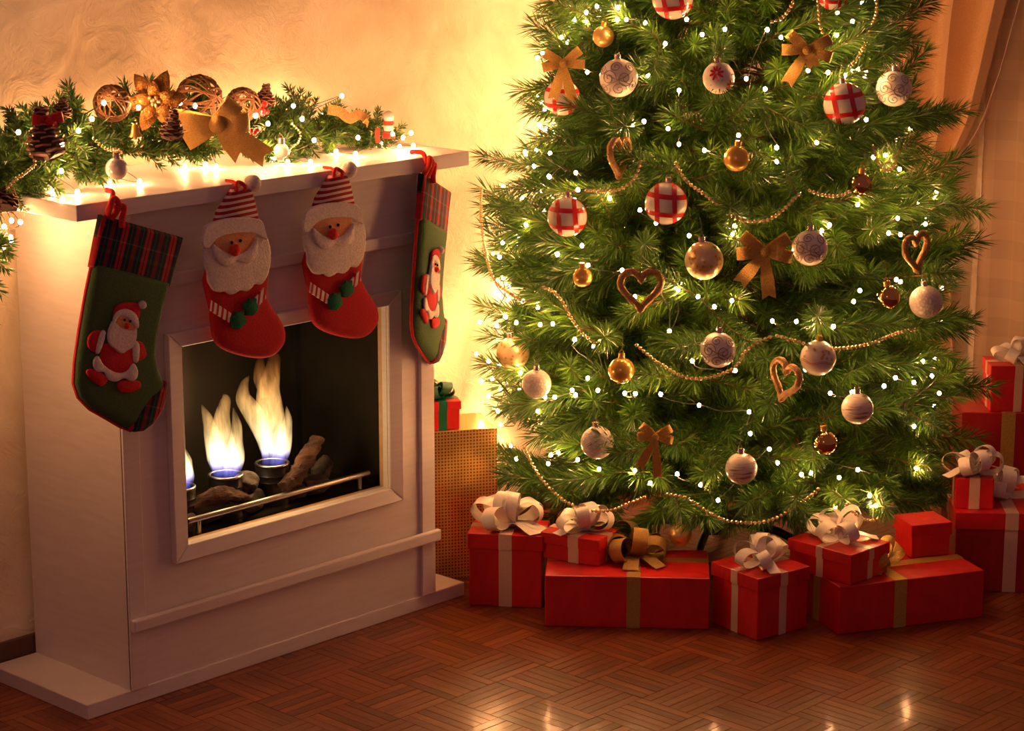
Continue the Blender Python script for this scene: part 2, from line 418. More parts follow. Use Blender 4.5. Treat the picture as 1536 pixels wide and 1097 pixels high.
def plank_uv(me, along):
    uv = me.uv_layers.new(name='UVMap'); vco = me.vertices
    for lp in me.loops:
        c = vco[lp.vertex_index].co; ax = along[lp.vertex_index // 8]
        uv.data[lp.index].uv = (c.x, c.y) if ax else (c.y, c.x)
mbp = MB(); plank_geo(mbp, 0, 0, True); plank_me = mbp.mesh('plank', 'parquet'); plank_uv(plank_me, [True])
cells = []
OX, OY = 0.5705, -0.4400
for i in range(-17, 19):
    for j in range(-16, 6):
        cx_, cy_ = OX + (i + 0.5) * TILE, OY + (j + 0.5) * TILE
        ax = (i + j) % 2 == 1
        for k in range(NS):
            o_ = (k + 0.5) * PW - TILE / 2
            x, y = (cx_, cy_ + o_) if ax else (cx_ + o_, cy_)
            ex, ey = (TILE / 2, PW / 2) if ax else (PW / 2, TILE / 2)
            if x - ex > WALL_X - 0.005 or y - ey > WALL_Y - 0.005: continue
            whole = x + ex < WALL_X - 0.001 and y + ey < WALL_Y - 0.001   # strips at the walls are cut to fit
            d = Vector((x, y, 0)) - CAM; zc = d.dot(FW)
            if zc > 0.3: u_, v_ = 768 + FPX * d.dot(RT) / zc, 548.5 - FPX * d.dot(UP) / zc
            else: u_, v_ = -9999, 9999
            free = whole and not (-0.02 < x < 1.08 and y > -0.02)
            seen = 0 < u_ < 1560 and 850 < v_ < 1115 and free and (v_ > 930 or u_ < 720 or u_ > 1480)
            cells.append((x, y, ax, seen, v_))
best = sorted([c for c in cells if c[3]], key=lambda c: -c[4])[:300]
bset = {(c[0], c[1]) for c in best}
rest = MB(); along = []
for (x, y, ax, seen, v_) in cells:
    if (x, y) in bset:
        o = link('plank', plank_me, fl, (x, y, rnd.uniform(-0.0002, 0.0002)), (rnd.uniform(-.003, .003), rnd.uniform(-.0015, .0015), 0 if ax else PI / 2))
    else:
        plank_geo(rest, x, y, ax); along.append(ax)
rme = rest.mesh('parquet_planks', 'parquet'); plank_uv(rme, along)
o = link('parquet_planks', rme, fl); o['kind'] = 'stuff'

# window behind the sheer
w = struct(link('window_1', None, None, (WALL_X, -0.9, 0)))
mb = MB()
for (a, b, c, d) in ((-0.62, -0.56, 0.08, 2.15), (0.56, 0.62, 0.08, 2.15), (-0.56, 0.56, 0.08, 0.15), (-0.56, 0.56, 2.08, 2.15)): mb.box((-0.035, a, c), (-0.001, b, d))
mb.build('window_frame', 'window_paint', w)
for zz in (0.55, 0.95, 1.35, 1.75): MB().box((-0.03, -0.56, zz), (-0.002, 0.56, zz + 0.025)).build('glazing_bar', 'window_paint', w)
for yy in (-0.2, 0.18): MB().box((-0.03, yy, 0.15), (-0.002, yy + 0.025, 2.08)).build('glazing_bar', 'window_paint', w)
MB().box((-0.014, -0.56, 0.15), (-0.004, 0.56, 2.08)).build('pane', 'night_glass', w)

# ------------------------------------------------------------------ curtains
def sheet(fn, ns, nt, th=0.0012, mb=None, mi=0):
    mb = mb or MB(); vs = []; fs = []
    for j in range(nt + 1):
        for i in range(ns + 1): vs.append(fn(i / ns, j / nt))
    for j in range(nt):
        for i in range(ns):
            a = j * (ns + 1) + i; fs.append((a, a + 1, a + ns + 2, a + ns + 1))
    return mb.put(vs, fs, mi, True)
def interp(tab, z):
    if z <= tab[0][0]: return tab[0][1]
    for (a, b), (c, d) in zip(tab, tab[1:]):
        if z <= c: return b + (d - b) * (z - a) / (c - a)
    return tab[-1][1]
dr = thing('drape', 'tan curtain drape gathered by a tie beside the tree', 'curtain', (2.905, 0, 0))
Lt = [(0.70, 0.030), (0.8, 0.055), (0.95, 0.09), (1.1, 0.125), (1.3, 0.15), (2.35, 0.26)]
Rt_ = [(0.70, -0.035), (0.76, -0.05), (0.83, -0.10), (0.95, -0.165), (1.1, -0.21), (1.3, -0.26), (2.35, -0.42)]
def drape_fn(u, v):
    z = lerp(0.715, 2.35, v); a, b = interp(Lt, z), interp(Rt_, z)
    g = min(1, (z - 0.70) / 0.5)
    k = u * 2.9 * 2 * PI
    am = 0.016 + 0.038 * g
    y = lerp(a, b, u) + 0.022 * g * math.sin(k + 1.6)
    return (am * math.sin(k + 0.7) + 0.010 * math.sin(k * 0.53 + z * 1.3), y, z)
o = sheet(drape_fn, 130, 60).build('drape_panel', 'drape_cloth', dr); md = o.modifiers.new('thick', 'SOLIDIFY'); md.thickness = 0.0025
def edge_fn(u, v):
    z = lerp(0.72, 2.35, v); b = interp(Rt_, z); return (0.02 - u * 0.035, b - 0.004 - 0.018 * u * min(1, (z - 0.7) / 0.4), z)
o = sheet(edge_fn, 3, 40).build('lining_edge', 'drape_lining', dr); md = o.modifiers.new('thick', 'SOLIDIFY'); md.thickness = 0.0015
def low_fn(u, v):
    z = lerp(0.012, 0.715, v); k = u * 3.4 * 2 * PI; sp = lerp(1.0, 0.42, v)
    return (0.035 + 0.03 * sp * math.sin(k), 0.0 + (0.5 - u) * 0.20 * sp, z)
o = sheet(low_fn, 80, 30).build('drape_skirt', 'drape_cloth', dr); md = o.modifiers.new('thick', 'SOLIDIFY'); md.thickness = 0.0025
mb = MB(); ring = []
for k in range(24):
    q = 2 * PI * k / 24; ring.append((0.052 * math.cos(q), -0.003 + 0.058 * math.sin(q), 0.715 + 0.006 * math.sin(3 * q)))
mb.tube(ring, 0.010, 8, closed=True)
mb.build('tie_band', 'satin_tie', dr)
def ruff(u, v):
    z = 0.712 - 0.075 * v; q = (u - 0.5); return (-0.055 - 0.012 * math.sin(u * 18), 0.02 - q * (0.05 + 0.05 * v) + 0.0, z + 0.008 * math.sin(u * 18))
o = sheet(ruff, 24, 8).build('tie_bow', 'drape_lining', dr); o.modifiers.new('thick', 'SOLIDIFY').thickness = 0.0015
mb = MB(); mb.strip(spline([(-0.06, -0.045, 0.70), (-0.065, -0.06, 0.60), (-0.055, -0.085, 0.48), (-0.05, -0.10, 0.40)], 6), (0.15, 1, 0), 0.03, 0.001)
mb.build('tie_tail', 'satin_tie', dr)
sh = thing('sheer_curtain', 'pinkish sheer voile curtain with faint checks beside the tied drape', 'curtain', (3.0, 0, 0))
def sheer_fn(u, v):
    z = lerp(0.012, 2.35, v); y = lerp(-0.10, -1.75, u); k = y * 52
    return (0.010 * math.sin(k) + 0.006 * math.sin(k * 0.37 + z * 2.0), y + 0.004 * math.sin(k * 1.3), z)
sheet(sheer_fn, 260, 16).build('voile', 'sheer', sh)
def hem_fn(u, v):
    z = lerp(0.012, 2.35, v); y = -0.10 - 0.028 * u; k = y * 52
    return (0.010 * math.sin(k) + 0.006 * math.sin(k * 0.37 + z * 2.0) - 0.003, y, z)
o = sheet(hem_fn, 4, 16).build('hem', 'satin_tie', sh); o.modifiers.new('thick', 'SOLIDIFY').thickness = 0.001

# ------------------------------------------------------------------ fireplace
FL, FD, PT = 1.060, 0.3266, 0.032
BX0, BX1 = 0.108, 0.962
MZ0, MZ1 = 1.0010, 1.0328
IX0, IX1, IZ0, IZ1 = 0.262, 0.826, 0.306, 0.716      # frame, inner edge
QX0, QX1, QZ0, QZ1 = 0.223, 0.860, 0.273, 0.748      # frame, outer edge
fp = thing('fireplace', 'white painted wooden fireplace surround with mantel shelf and dark firebox', 'fireplace')
P = 'painted_wood'
MB().box((0, 0, 0.0), (FL, FD, PT), ch=0.002).build('plinth', P, fp)
MB().box((BX0, 0.0, PT), (BX0 + 0.016, FD, MZ0)).build('side_panel', P, fp)
MB().box((BX1 - 0.016, 0.0, PT), (BX1, FD, MZ0)).build('side_panel', P, fp)
MB().box((BX0 + 0.016, FD - 0.01, PT), (BX1 - 0.016, FD, MZ0)).build('back_panel', P, fp)
mb = MB(); f0, f1 = 0.004, 0.018
mb.box((BX0 + 0.016, f0, PT), (BX1 - 0.016, f1, IZ0)).box((BX0 + 0.016, f0, IZ1), (BX1 - 0.016, f1, MZ0))
mb.box((BX0 + 0.016, f0, IZ0), (IX0, f1, IZ1)).box((IX1, f0, IZ0), (BX1 - 0.016, f1, IZ1))
mb.build('front_panel', P, fp)
MB().box((BX0, -0.006, PT), (0.148, 0.004, MZ0), ch=0.0015).build('pilaster', P, fp)
MB().box((0.922, -0.006, PT), (BX1, 0.004, MZ0), ch=0.0015).build('pilaster', P, fp)
MB().box((0.148, -0.009, 0.843), (0.922, 0.004, 0.869), ch=0.003).build('frieze_moulding', P, fp)
MB().box((BX0 - 0.001, -0.020, 0.157), (BX1 + 0.006, -0.006, 0.184), ch=0.004).build('lower_moulding', P, fp)
def frame_piece(a, b, c, d):
    # outer edge a-b, inner edge d-c (x,z); front profile slopes towards the opening
    mb = MB(); Y0, Yo, Yi = 0.004, -0.012, -0.005
    vs = []
    for (p, yy) in ((a, Yo), (b, Yo), (c, Yi), (d, Yi)): vs.append((p[0], yy, p[1]))
    for p in (a, b, c, d): vs.append((p[0], Y0, p[1]))
    mb.put(vs, [(0, 1, 2, 3), (7, 6, 5, 4), (0, 4, 5, 1), (1, 5, 6, 2), (2, 6, 7, 3), (3, 7, 4, 0)])
    o = mb.build('frame_piece', P, fp)
    bm = bmesh.new(); bm.from_mesh(o.data); bmesh.ops.recalc_face_normals(bm, faces=bm.faces)
    bmesh.ops.bevel(bm, geom=list(bm.edges), offset=0.0018, segments=1, affect='EDGES'); bm.to_mesh(o.data); bm.free()
A_, B2, C2, D2 = (QX0, QZ0), (QX1, QZ0), (QX1, QZ1), (QX0, QZ1)
a_, b2, c2, d2 = (IX0, IZ0), (IX1, IZ0), (IX1, IZ1), (IX0, IZ1)
frame_piece(A_, B2, b2, a_); frame_piece(B2, C2, c2, b2); frame_piece(C2, D2, d2, c2); frame_piece(D2, A_, a_, d2)
# opening lining (light wood edge) then the black steel firebox
mb = MB(); r0, r1 = 0.018, 0.030
mb.box((IX0 - 0.012, r0, IZ0 - 0.012), (IX0, r1, IZ1 + 0.012)).box((IX1, r0, IZ0 - 0.012), (IX1 + 0.012, r1, IZ1 + 0.012))
mb.box((IX0, r0, IZ0 - 0.012), (IX1, r1, IZ0)).box((IX0, r0, IZ1), (IX1, r1, IZ1 + 0.012)); mb.build('opening_lining', 'frame_reveal', fp)
FBY = 0.300
MB().box((IX0 - 0.008, FBY, IZ0 - 0.008), (IX1 + 0.008, FBY + 0.006, IZ1 + 0.04)).build('firebox_back', 'black_steel', fp)
MB().box((IX0 - 0.008, r1, IZ0 - 0.008), (IX0, FBY, IZ1 + 0.04)).build('firebox_side', 'black_steel', fp)
MB().box((IX1, r1, IZ0 - 0.008), (IX1 + 0.008, FBY, IZ1 + 0.04)).build('firebox_side', 'black_steel', fp)
MB().box((IX0, r1, IZ0 - 0.008), (IX1, FBY, IZ0)).build('firebox_floor', 'black_steel', fp)
MB().box((IX0, r1, IZ1 + 0.032), (IX1, FBY, IZ1 + 0.04)).build('firebox_roof', 'black_steel', fp)
MB().box((IX1 - 0.016, FBY - 0.014, IZ0), (IX1, FBY, IZ1 + 0.032)).build('corner_strip', 'can_steel', fp)
rl = MB().tube([(0.298, 0.042, 0.337), (0.300, 0.042, 0.337), (0.803, 0.042, 0.337), (0.805, 0.042, 0.337)], [0.0055, 0.0065, 0.0065, 0.0055], 14).build('guard_rail', 'brushed_steel', fp)
for x in (0.326, 0.776): MB().tube([(x, 0.042, 0.306), (x, 0.042, 0.333)], 0.0052, 12).build('rail_post', 'brushed_steel', rl)
MB().box((0.005, -0.029, MZ0), (1.053, FD, MZ1), ch=0.0015).build('mantel_shelf', P, fp)

# burners and flames
def burner(x, y, label):
    t = thing('burner_can', label, 'burner', (x, y, IZ0), group='burner cans in the firebox')
    R, H = 0.037, 0.090
    MB().lathe([(0, 0), (R, 0), (R, 0.05), (R + 0.0012, 0.052), (R, 0.054), (R, 0.064), (R + 0.0012, 0.066), (R, 0.068), (R, H - 0.006), (R - 0.004, H - 0.004), (R - 0.004, 0.02), (0, 0.02)], 28).build('can', 'can_steel', t)
    ring = [((R - 0.002) * math.cos(2 * PI * k / 28), (R - 0.002) * math.sin(2 * PI * k / 28), H - 0.002) for k in range(28)]
    MB().tube(ring, 0.003, 8, closed=True).build('rim', 'brushed_steel', t)
burner(0.448, 0.100, 'black burner can under the shorter flame, behind the rail')
burner(0.576, 0.100, 'black burner can under the tall forked flame')
burner(0.320, 0.100, 'black burner can half hidden by the left edge of the opening')
def flame(x, y, tongues, label, energy):
    t = thing('flame', label, 'flame', (x, y, IZ0 + 0.084), group='burner flames')
    for path, rad in tongues:
        pts = spline(path, 7); n = len(pts); rr = []
        for i in range(n):
            q = i / (n - 1); k = q * (len(rad) - 1); j = min(int(k), len(rad) - 2); rr.append(lerp(rad[j], rad[j + 1], k - j) * (1 + 0.10 * math.sin(9 * q + x * 40)))
        MB().tube(pts, rr, 14).build('tongue', 'flame_gas', t)
    l = bpy.data.lights.new('flame_light', 'POINT'); l.energy = energy; l.color = (1, 0.55, 0.2); l.shadow_soft_size = 0.03
    lo = bpy.data.objects.new('flame_light', l); COL.objects.link(lo); lo.parent = t; lo.location = (0, -0.03, 0.09)
U = Vector((0.69, -0.72, 0))   # across the flame
def T(*pts): return [tuple(U * a + Vector((0, 0, b)) + Vector((0.69, 0.69, 0)) * c) for a, b, c in pts]
flame(0.448, 0.100, [
    (T((0.0, 0, 0), (0.0, 0.03, 0), (-0.006, 0.08, 0), (-0.004, 0.13, 0), (0.004, 0.165, 0.004), (0.0, 0.178, 0)), [0.026, 0.030, 0.026, 0.019, 0.011, 0.002]),
    (T((-0.008, 0.0, 0.01), (-0.016, 0.04, 0.01), (-0.028, 0.09, 0.01), (-0.036, 0.125, 0.01), (-0.048, 0.155, 0.01)), [0.020, 0.022, 0.018, 0.012, 0.001]),
    (T((0.010, 0.0, -0.01), (0.020, 0.04, -0.01), (0.024, 0.075, -0.01), (0.026, 0.11, 0), (0.020, 0.15, 0)), [0.018, 0.020, 0.017, 0.012, 0.001]),
], 'shorter yellow flame rising from the middle burner can', 0.8)
flame(0.576, 0.100, [
    (T((0.002, 0, 0), (0.004, 0.04, 0), (0.0, 0.10, 0), (-0.004, 0.16, 0), (0.004, 0.20, 0), (0.010, 0.235, 0), (0.004, 0.26, 0)), [0.026, 0.030, 0.029, 0.024, 0.020, 0.015, 0.002]),
    (T((-0.008, 0.02, 0.008), (-0.020, 0.07, 0.008), (-0.040, 0.115, 0.008), (-0.058, 0.145, 0.008), (-0.056, 0.175, 0.008), (-0.045, 0.195, 0.008)), [0.016, 0.020, 0.020, 0.018, 0.011, 0.001]),
    (T((0.010, 0, -0.008), (0.022, 0.03, -0.008), (0.030, 0.07, -0.008), (0.036, 0.10, 0), (0.034, 0.13, 0)), [0.018, 0.018, 0.015, 0.011, 0.001]),
    (T((-0.012, 0.15, -0.006), (-0.020, 0.19, -0.006), (-0.020, 0.225, 0), (-0.012, 0.25, 0)), [0.010, 0.014, 0.011, 0.001]),
], 'tall forked flame rising behind the toe of the second stocking', 1.1)
flame(0.320, 0.100, [
    (T((0.0, 0, 0), (0.004, 0.04, 0), (0.0, 0.08, 0), (0.006, 0.115, 0), (0.0, 0.14, 0)), [0.024, 0.027, 0.022, 0.012, 0.001]),
    (T((0.012, 0, 0.0), (0.020, 0.03, 0), (0.020, 0.06, 0), (0.016, 0.09, 0)), [0.014, 0.016, 0.012, 0.001]),
], 'small flame just showing at the left edge of the opening', 0.5)

# stones and logs in the firebox
def stone(name, loc, size, mat, label, cat, seed, rot=0.0):
    r_ = random.Random(seed); bm = bmesh.new(); bmesh.ops.create_icosphere(bm, subdivisions=4, radius=1.0)
    ph = [(Vector((r_.gauss(0, 1), r_.gauss(0, 1), r_.gauss(0, 1))).normalized(), r_.uniform(0.50, 0.82)) for _ in range(8)]
    for v in bm.verts:
        d = v.co.normalized(); k = 1.0
        for nn, h in ph:
            c_ = d.dot(nn)
            if c_ > 0: k = min(k, h / c_)
        k *= 1 + 0.03 * math.sin(7 * d.x + 5 * d.z + seed) + r_.uniform(-.008, .008)
        v.co = Vector((d.x * k * size[0], d.y * k * size[1], d.z * k * size[2]))
    zmin = min(v.co.z for v in bm.verts)
    for v in bm.verts: v.co.z -= zmin
    o = MB().bm(bm).build(name, mat, None, loc, (0, 0, rot)); tag(o, label, cat, 'stones and logs in the firebox'); return o
FZ = IZ0 + 0.0005
stone('firebox_stone', (0.372, 0.085, FZ), (0.060, 0.030, 0.030), 'charred_stone', 'flat dark stone at the left end of the rail', 'stone', 1, -0.2)
stone('firebox_stone', (0.490, 0.088, FZ + 0.045), (0.042, 0.028, 0.026), 'grey_stone', 'pale edged stone block between the two flames', 'stone', 2, 0.2)
stone('firebox_stone', (0.500, 0.075, FZ), (0.045, 0.024, 0.026), 'charred_stone', 'dark stone below the pale edged block behind the rail', 'stone', 3, 0.5)
stone('firebox_stone', (0.590, 0.075, FZ), (0.050, 0.022, 0.028), 'charred_stone', 'black lump of stone under the driftwood log', 'stone', 4, -0.4)
stone('firebox_stone', (0.680, 0.080, FZ), (0.052, 0.030, 0.026), 'grey_stone', 'rough grey stone near the right post of the rail', 'stone', 5, 0.1)
stone('firebox_stone', (0.735, 0.115, FZ), (0.050, 0.030, 0.036), 'grey_stone', 'rounded stone in the right corner behind the rail', 'stone', 6, 0.6)
stone('firebox_stone', (0.318, 0.062, FZ), (0.030, 0.014, 0.020), 'grey_stone', 'small stone tucked behind the left rail post', 'stone', 7, 0.6)
def log(pts, rad, label, seed):
    r_ = random.Random(seed); mb = MB(); pts = spline(pts, 6); n = len(pts); sides = 14; vs = []; fs = []
    base = Vector(pts[0])
    ph = [r_.uniform(0, 6) for _ in range(6)]
    mb.tube([p - base for p in pts], [rad * (0.75 + 0.35 * math.sin(PI * (i + 1) / (n + 1))) for i in range(n)], sides)
    for i, v in enumerate(mb.v):
        k = 1 + 0.16 * math.sin(3 * (i % sides) / sides * 2 * PI + ph[0] + i / sides * 0.3) + r_.uniform(-.22, .22)
        c_ = pts[min(i // sides, n - 1)] - base; mb.v[i] = tuple(c_ + (Vector(v) - c_) * k)
    o = mb.build('firebox_log', 'driftwood', None, base, None); tag(o, label, 'log', 'stones and logs in the firebox')
log([(0.565, 0.050, 0.352), (0.605, 0.060, 0.368), (0.655, 0.075, 0.395), (0.700, 0.088, 0.425)], 0.017, 'reddish driftwood log leaning across the right of the firebox', 11)
log([(0.335, 0.075, 0.352), (0.385, 0.070, 0.368), (0.430, 0.062, 0.360), (0.470, 0.060, 0.345)], 0.014, 'dark driftwood piece lying in front of the shorter flame', 12)

# ------------------------------------------------------------------ stockings
SA = [(0.0, 0.0), (0.1952, 0.0), (0.1938, -0.0534), (0.1905, -0.091), (0.1911, -0.1416), (0.1931, -0.1965), (0.1982, -0.2325), (0.2158, -0.2617), (0.2379, -0.2857), (0.246, -0.3123), (0.2449, -0.338), (0.2297, -0.3658), (0.2113, -0.3825), (0.1897, -0.3881), (0.1595, -0.3836), (0.1223, -0.3734), (0.0795, -0.3621), (0.0466, -0.3449), (0.0285, -0.321), (0.0198, -0.2822), (0.0128, -0.2209), (0.0072, -0.146), (0.0053, -0.0927)]
SHIFT = (0.0, 0.0)
def piece(par, name, outl, y, th, mat, n=3, label=None, puff=None, rim=0.002):
    outl = [(x + SHIFT[0], z + SHIFT[1]) for x, z in outl]
    o = MB().slab(smooth2(outl, n) if n > 1 else outl, y, th, 0, rim, puff).build(name, mat, par)
    if label: o['label'] = label
    return o
def stocking_plaid(loc, rotz, tilt, label, loop_off):
    t = thing('christmas_stocking', label, 'stocking', loc, (0, tilt, rotz), 'stockings on the mantel')
    PF = [(0.004, 0.005), (0.007, 0.004), (0.010, 0.002)]
    body = [(0.0055, -0.0885), (0.1905, -0.0885)] + SA[4:22]
    b = piece(t, 'sock_body', body, 0.0, 0.014, 'felt_olive', 1, puff=PF)
    piece(t, 'cuff', [(-0.004, 0.0), (0.199, 0.0), (0.197, -0.05), (0.1945, -0.099), (0.10, -0.097), (0.001, -0.101), (-0.002, -0.05)], 0.003, 0.019, 'plaid', 1, puff=[(0.003, 0.004), (0.006, 0.003)])
    toe = [(0.2379, -0.2800), (0.2475, -0.3123), (0.2464, -0.338), (0.2310, -0.3670), (0.2120, -0.3840), (0.1897, -0.3895), (0.1739, -0.3875), (0.1827, -0.3456), (0.2012, -0.3104)]
    piece(t, 'toe_patch', toe, 0.003, 0.026, 'plaid', 1, puff=[(0.003, 0.005), (0.005, 0.003)])
    mb = MB(); mb.tube([(x, -0.002, z) for x, z in [(0.0, 0.001)] + [(x, z) for x, z in reversed(SA[13:])]], 0.004, 6); mb.build('edge_piping', 'felt_trim', t)
    Y = -0.0195
    global SHIFT
    SHIFT = (-0.012, 0.0) if rotz == 0 else (-0.020, 0.0)
    A = {'body': [(0.0744, -0.236), (0.1004, -0.236), (0.1186, -0.236), (0.1394, -0.2302), (0.1511, -0.25), (0.1494, -0.2752), (0.1181, -0.2872), (0.0766, -0.2800)],
         'hem': [(0.0662, -0.2605), (0.0846, -0.2754), (0.1154, -0.2836), (0.1392, -0.2773), (0.151, -0.2592), (0.1659, -0.2704), (0.1677, -0.2861), (0.1557, -0.2941), (0.1376, -0.2912), (0.1205, -0.3009), (0.1003, -0.2998), (0.0884, -0.2883), (0.0691, -0.2893), (0.0584, -0.2777), (0.0579, -0.2665)]}
    fig = piece(t, 'figure_body', A['body'], Y, 0.004, 'felt_boot', 3, 'red felt coat of the bearded figure')
    for nm, ol in (('boot', [(0.0499, -0.2904), (0.0625, -0.286), (0.0957, -0.2938), (0.1016, -0.3041), (0.0881, -0.3155), (0.0629, -0.3062), (0.0502, -0.2971)]),
                   ('boot', [(0.1287, -0.2996), (0.1498, -0.2937), (0.178, -0.2912), (0.183, -0.3042), (0.1622, -0.3159), (0.14, -0.3182), (0.1292, -0.3109)])):
        piece(fig, nm, ol, Y, 0.005, 'felt_boot')
    piece(fig, 'hem', A['hem'], Y - 0.0025, 0.004, 'felt_white')
    for nm, ol in (('mitten', [(0.0469, -0.2145), (0.0705, -0.2146), (0.0666, -0.2524), (0.0563, -0.2555), (0.0399, -0.2472), (0.0349, -0.2302)]),
                   ('mitten', [(0.1393, -0.2202), (0.1612, -0.2162), (0.1763, -0.2318), (0.178, -0.243), (0.1613, -0.2551), (0.1497, -0.2549)])):
        piece(fig, nm, ol, Y, 0.004, 'felt_boot')
    for ol in ([(0.0582, -0.2147), (0.071, -0.2145), (0.0677, -0.2526), (0.057, -0.2523)], [(0.139, -0.2193), (0.1553, -0.2218), (0.162, -0.2536), (0.1494, -0.254)]):
        piece(fig, 'sleeve_cuff', ol, Y - 0.002, 0.004, 'felt_white')
    hd = piece(t, 'figure_head', [(0.0860, -0.176), (0.1317, -0.170), (0.1372, -0.1937), (0.118, -0.205), (0.095, -0.201)], Y, 0.006, 'felt_skin', 3, 'tan felt face')
    piece(hd, 'beard', [(0.0811, -0.1878), (0.0957, -0.1966), (0.1138, -0.2001), (0.1307, -0.1972), (0.1369, -0.1902), (0.1432, -0.2103), (0.1391, -0.2293), (0.1275, -0.2383), (0.1167, -0.2461), (0.0998, -0.241), (0.0832, -0.2326), (0.075, -0.2183), (0.0752, -0.2002)], Y - 0.003, 0.006, 'felt_white')
    piece(hd, 'hat', [(0.0805, -0.1857), (0.0785, -0.1657), (0.0882, -0.1547), (0.1089, -0.1475), (0.1335, -0.1473), (0.1396, -0.172), (0.1343, -0.1756), (0.1114, -0.1702), (0.0946, -0.1732)], Y - 0.002, 0.004, 'felt_boot')
    piece(hd, 'hat_trim', [(0.0790, -0.1898), (0.0820, -0.1708), (0.1049, -0.1609), (0.1304, -0.1676), (0.1421, -0.1859), (0.1369, -0.1922), (0.11, -0.1770), (0.0899, -0.1783), (0.0846, -0.1939)], Y - 0.004, 0.004, 'felt_white')
    MB().sphere((0.1386 + SHIFT[0], -0.025, -0.1464), 0.0085, 12, 8).build('pompom', 'felt_white', hd)
    MB().sphere((0.1130 + SHIFT[0], -0.0275, -0.1924), 0.0058, 10, 8).build('nose', 'felt_nose', hd)
    mb = MB()
    for ex in (0.1043, 0.1183): mb.sphere((ex + SHIFT[0], -0.0265, -0.1822), 0.0028, 8, 6)
    mb.build('eyes', 'felt_black', hd)
    SHIFT = (0, 0)
    # red hanging loop tied over the shelf edge
    mb = MB(); lx = loop_off
    mb.tube(spline([(lx, -0.005, -0.006), (lx - 0.010, -0.020, 0.020), (lx - 0.002, -0.016, 0.036), (lx + 0.010, -0.020, 0.024), (lx + 0.006, -0.012, -0.004)], 6), 0.0062, 8)
    mb.tube(spline([(lx + 0.004, -0.016, 0.018), (lx + 0.020, -0.022, 0.026), (lx + 0.024, -0.02, 0.002), (lx + 0.026, -0.022, -0.014)], 5), 0.006, 8)
    mb.tube(spline([(lx - 0.004, -0.012, 0.02), (lx + 0.004, 0.0, 0.046), (lx + 0.006, 0.02, 0.050), (lx + 0.012, 0.03, 0.050)], 5), 0.005, 8)
    mb.build('hanging_loop', 'felt_trim', t)
    return t
stocking_plaid((0.0513, -0.040, 1.0105), 0.0, math.radians(19.37), 'green stocking with plaid cuff hung under the left end of the mantel', 0.012)
stocking_plaid((0.8950, -0.036, 1.0000), math.radians(28), math.radians(19), 'green stocking with plaid cuff turned sideways at the right end of the mantel', 0.006)

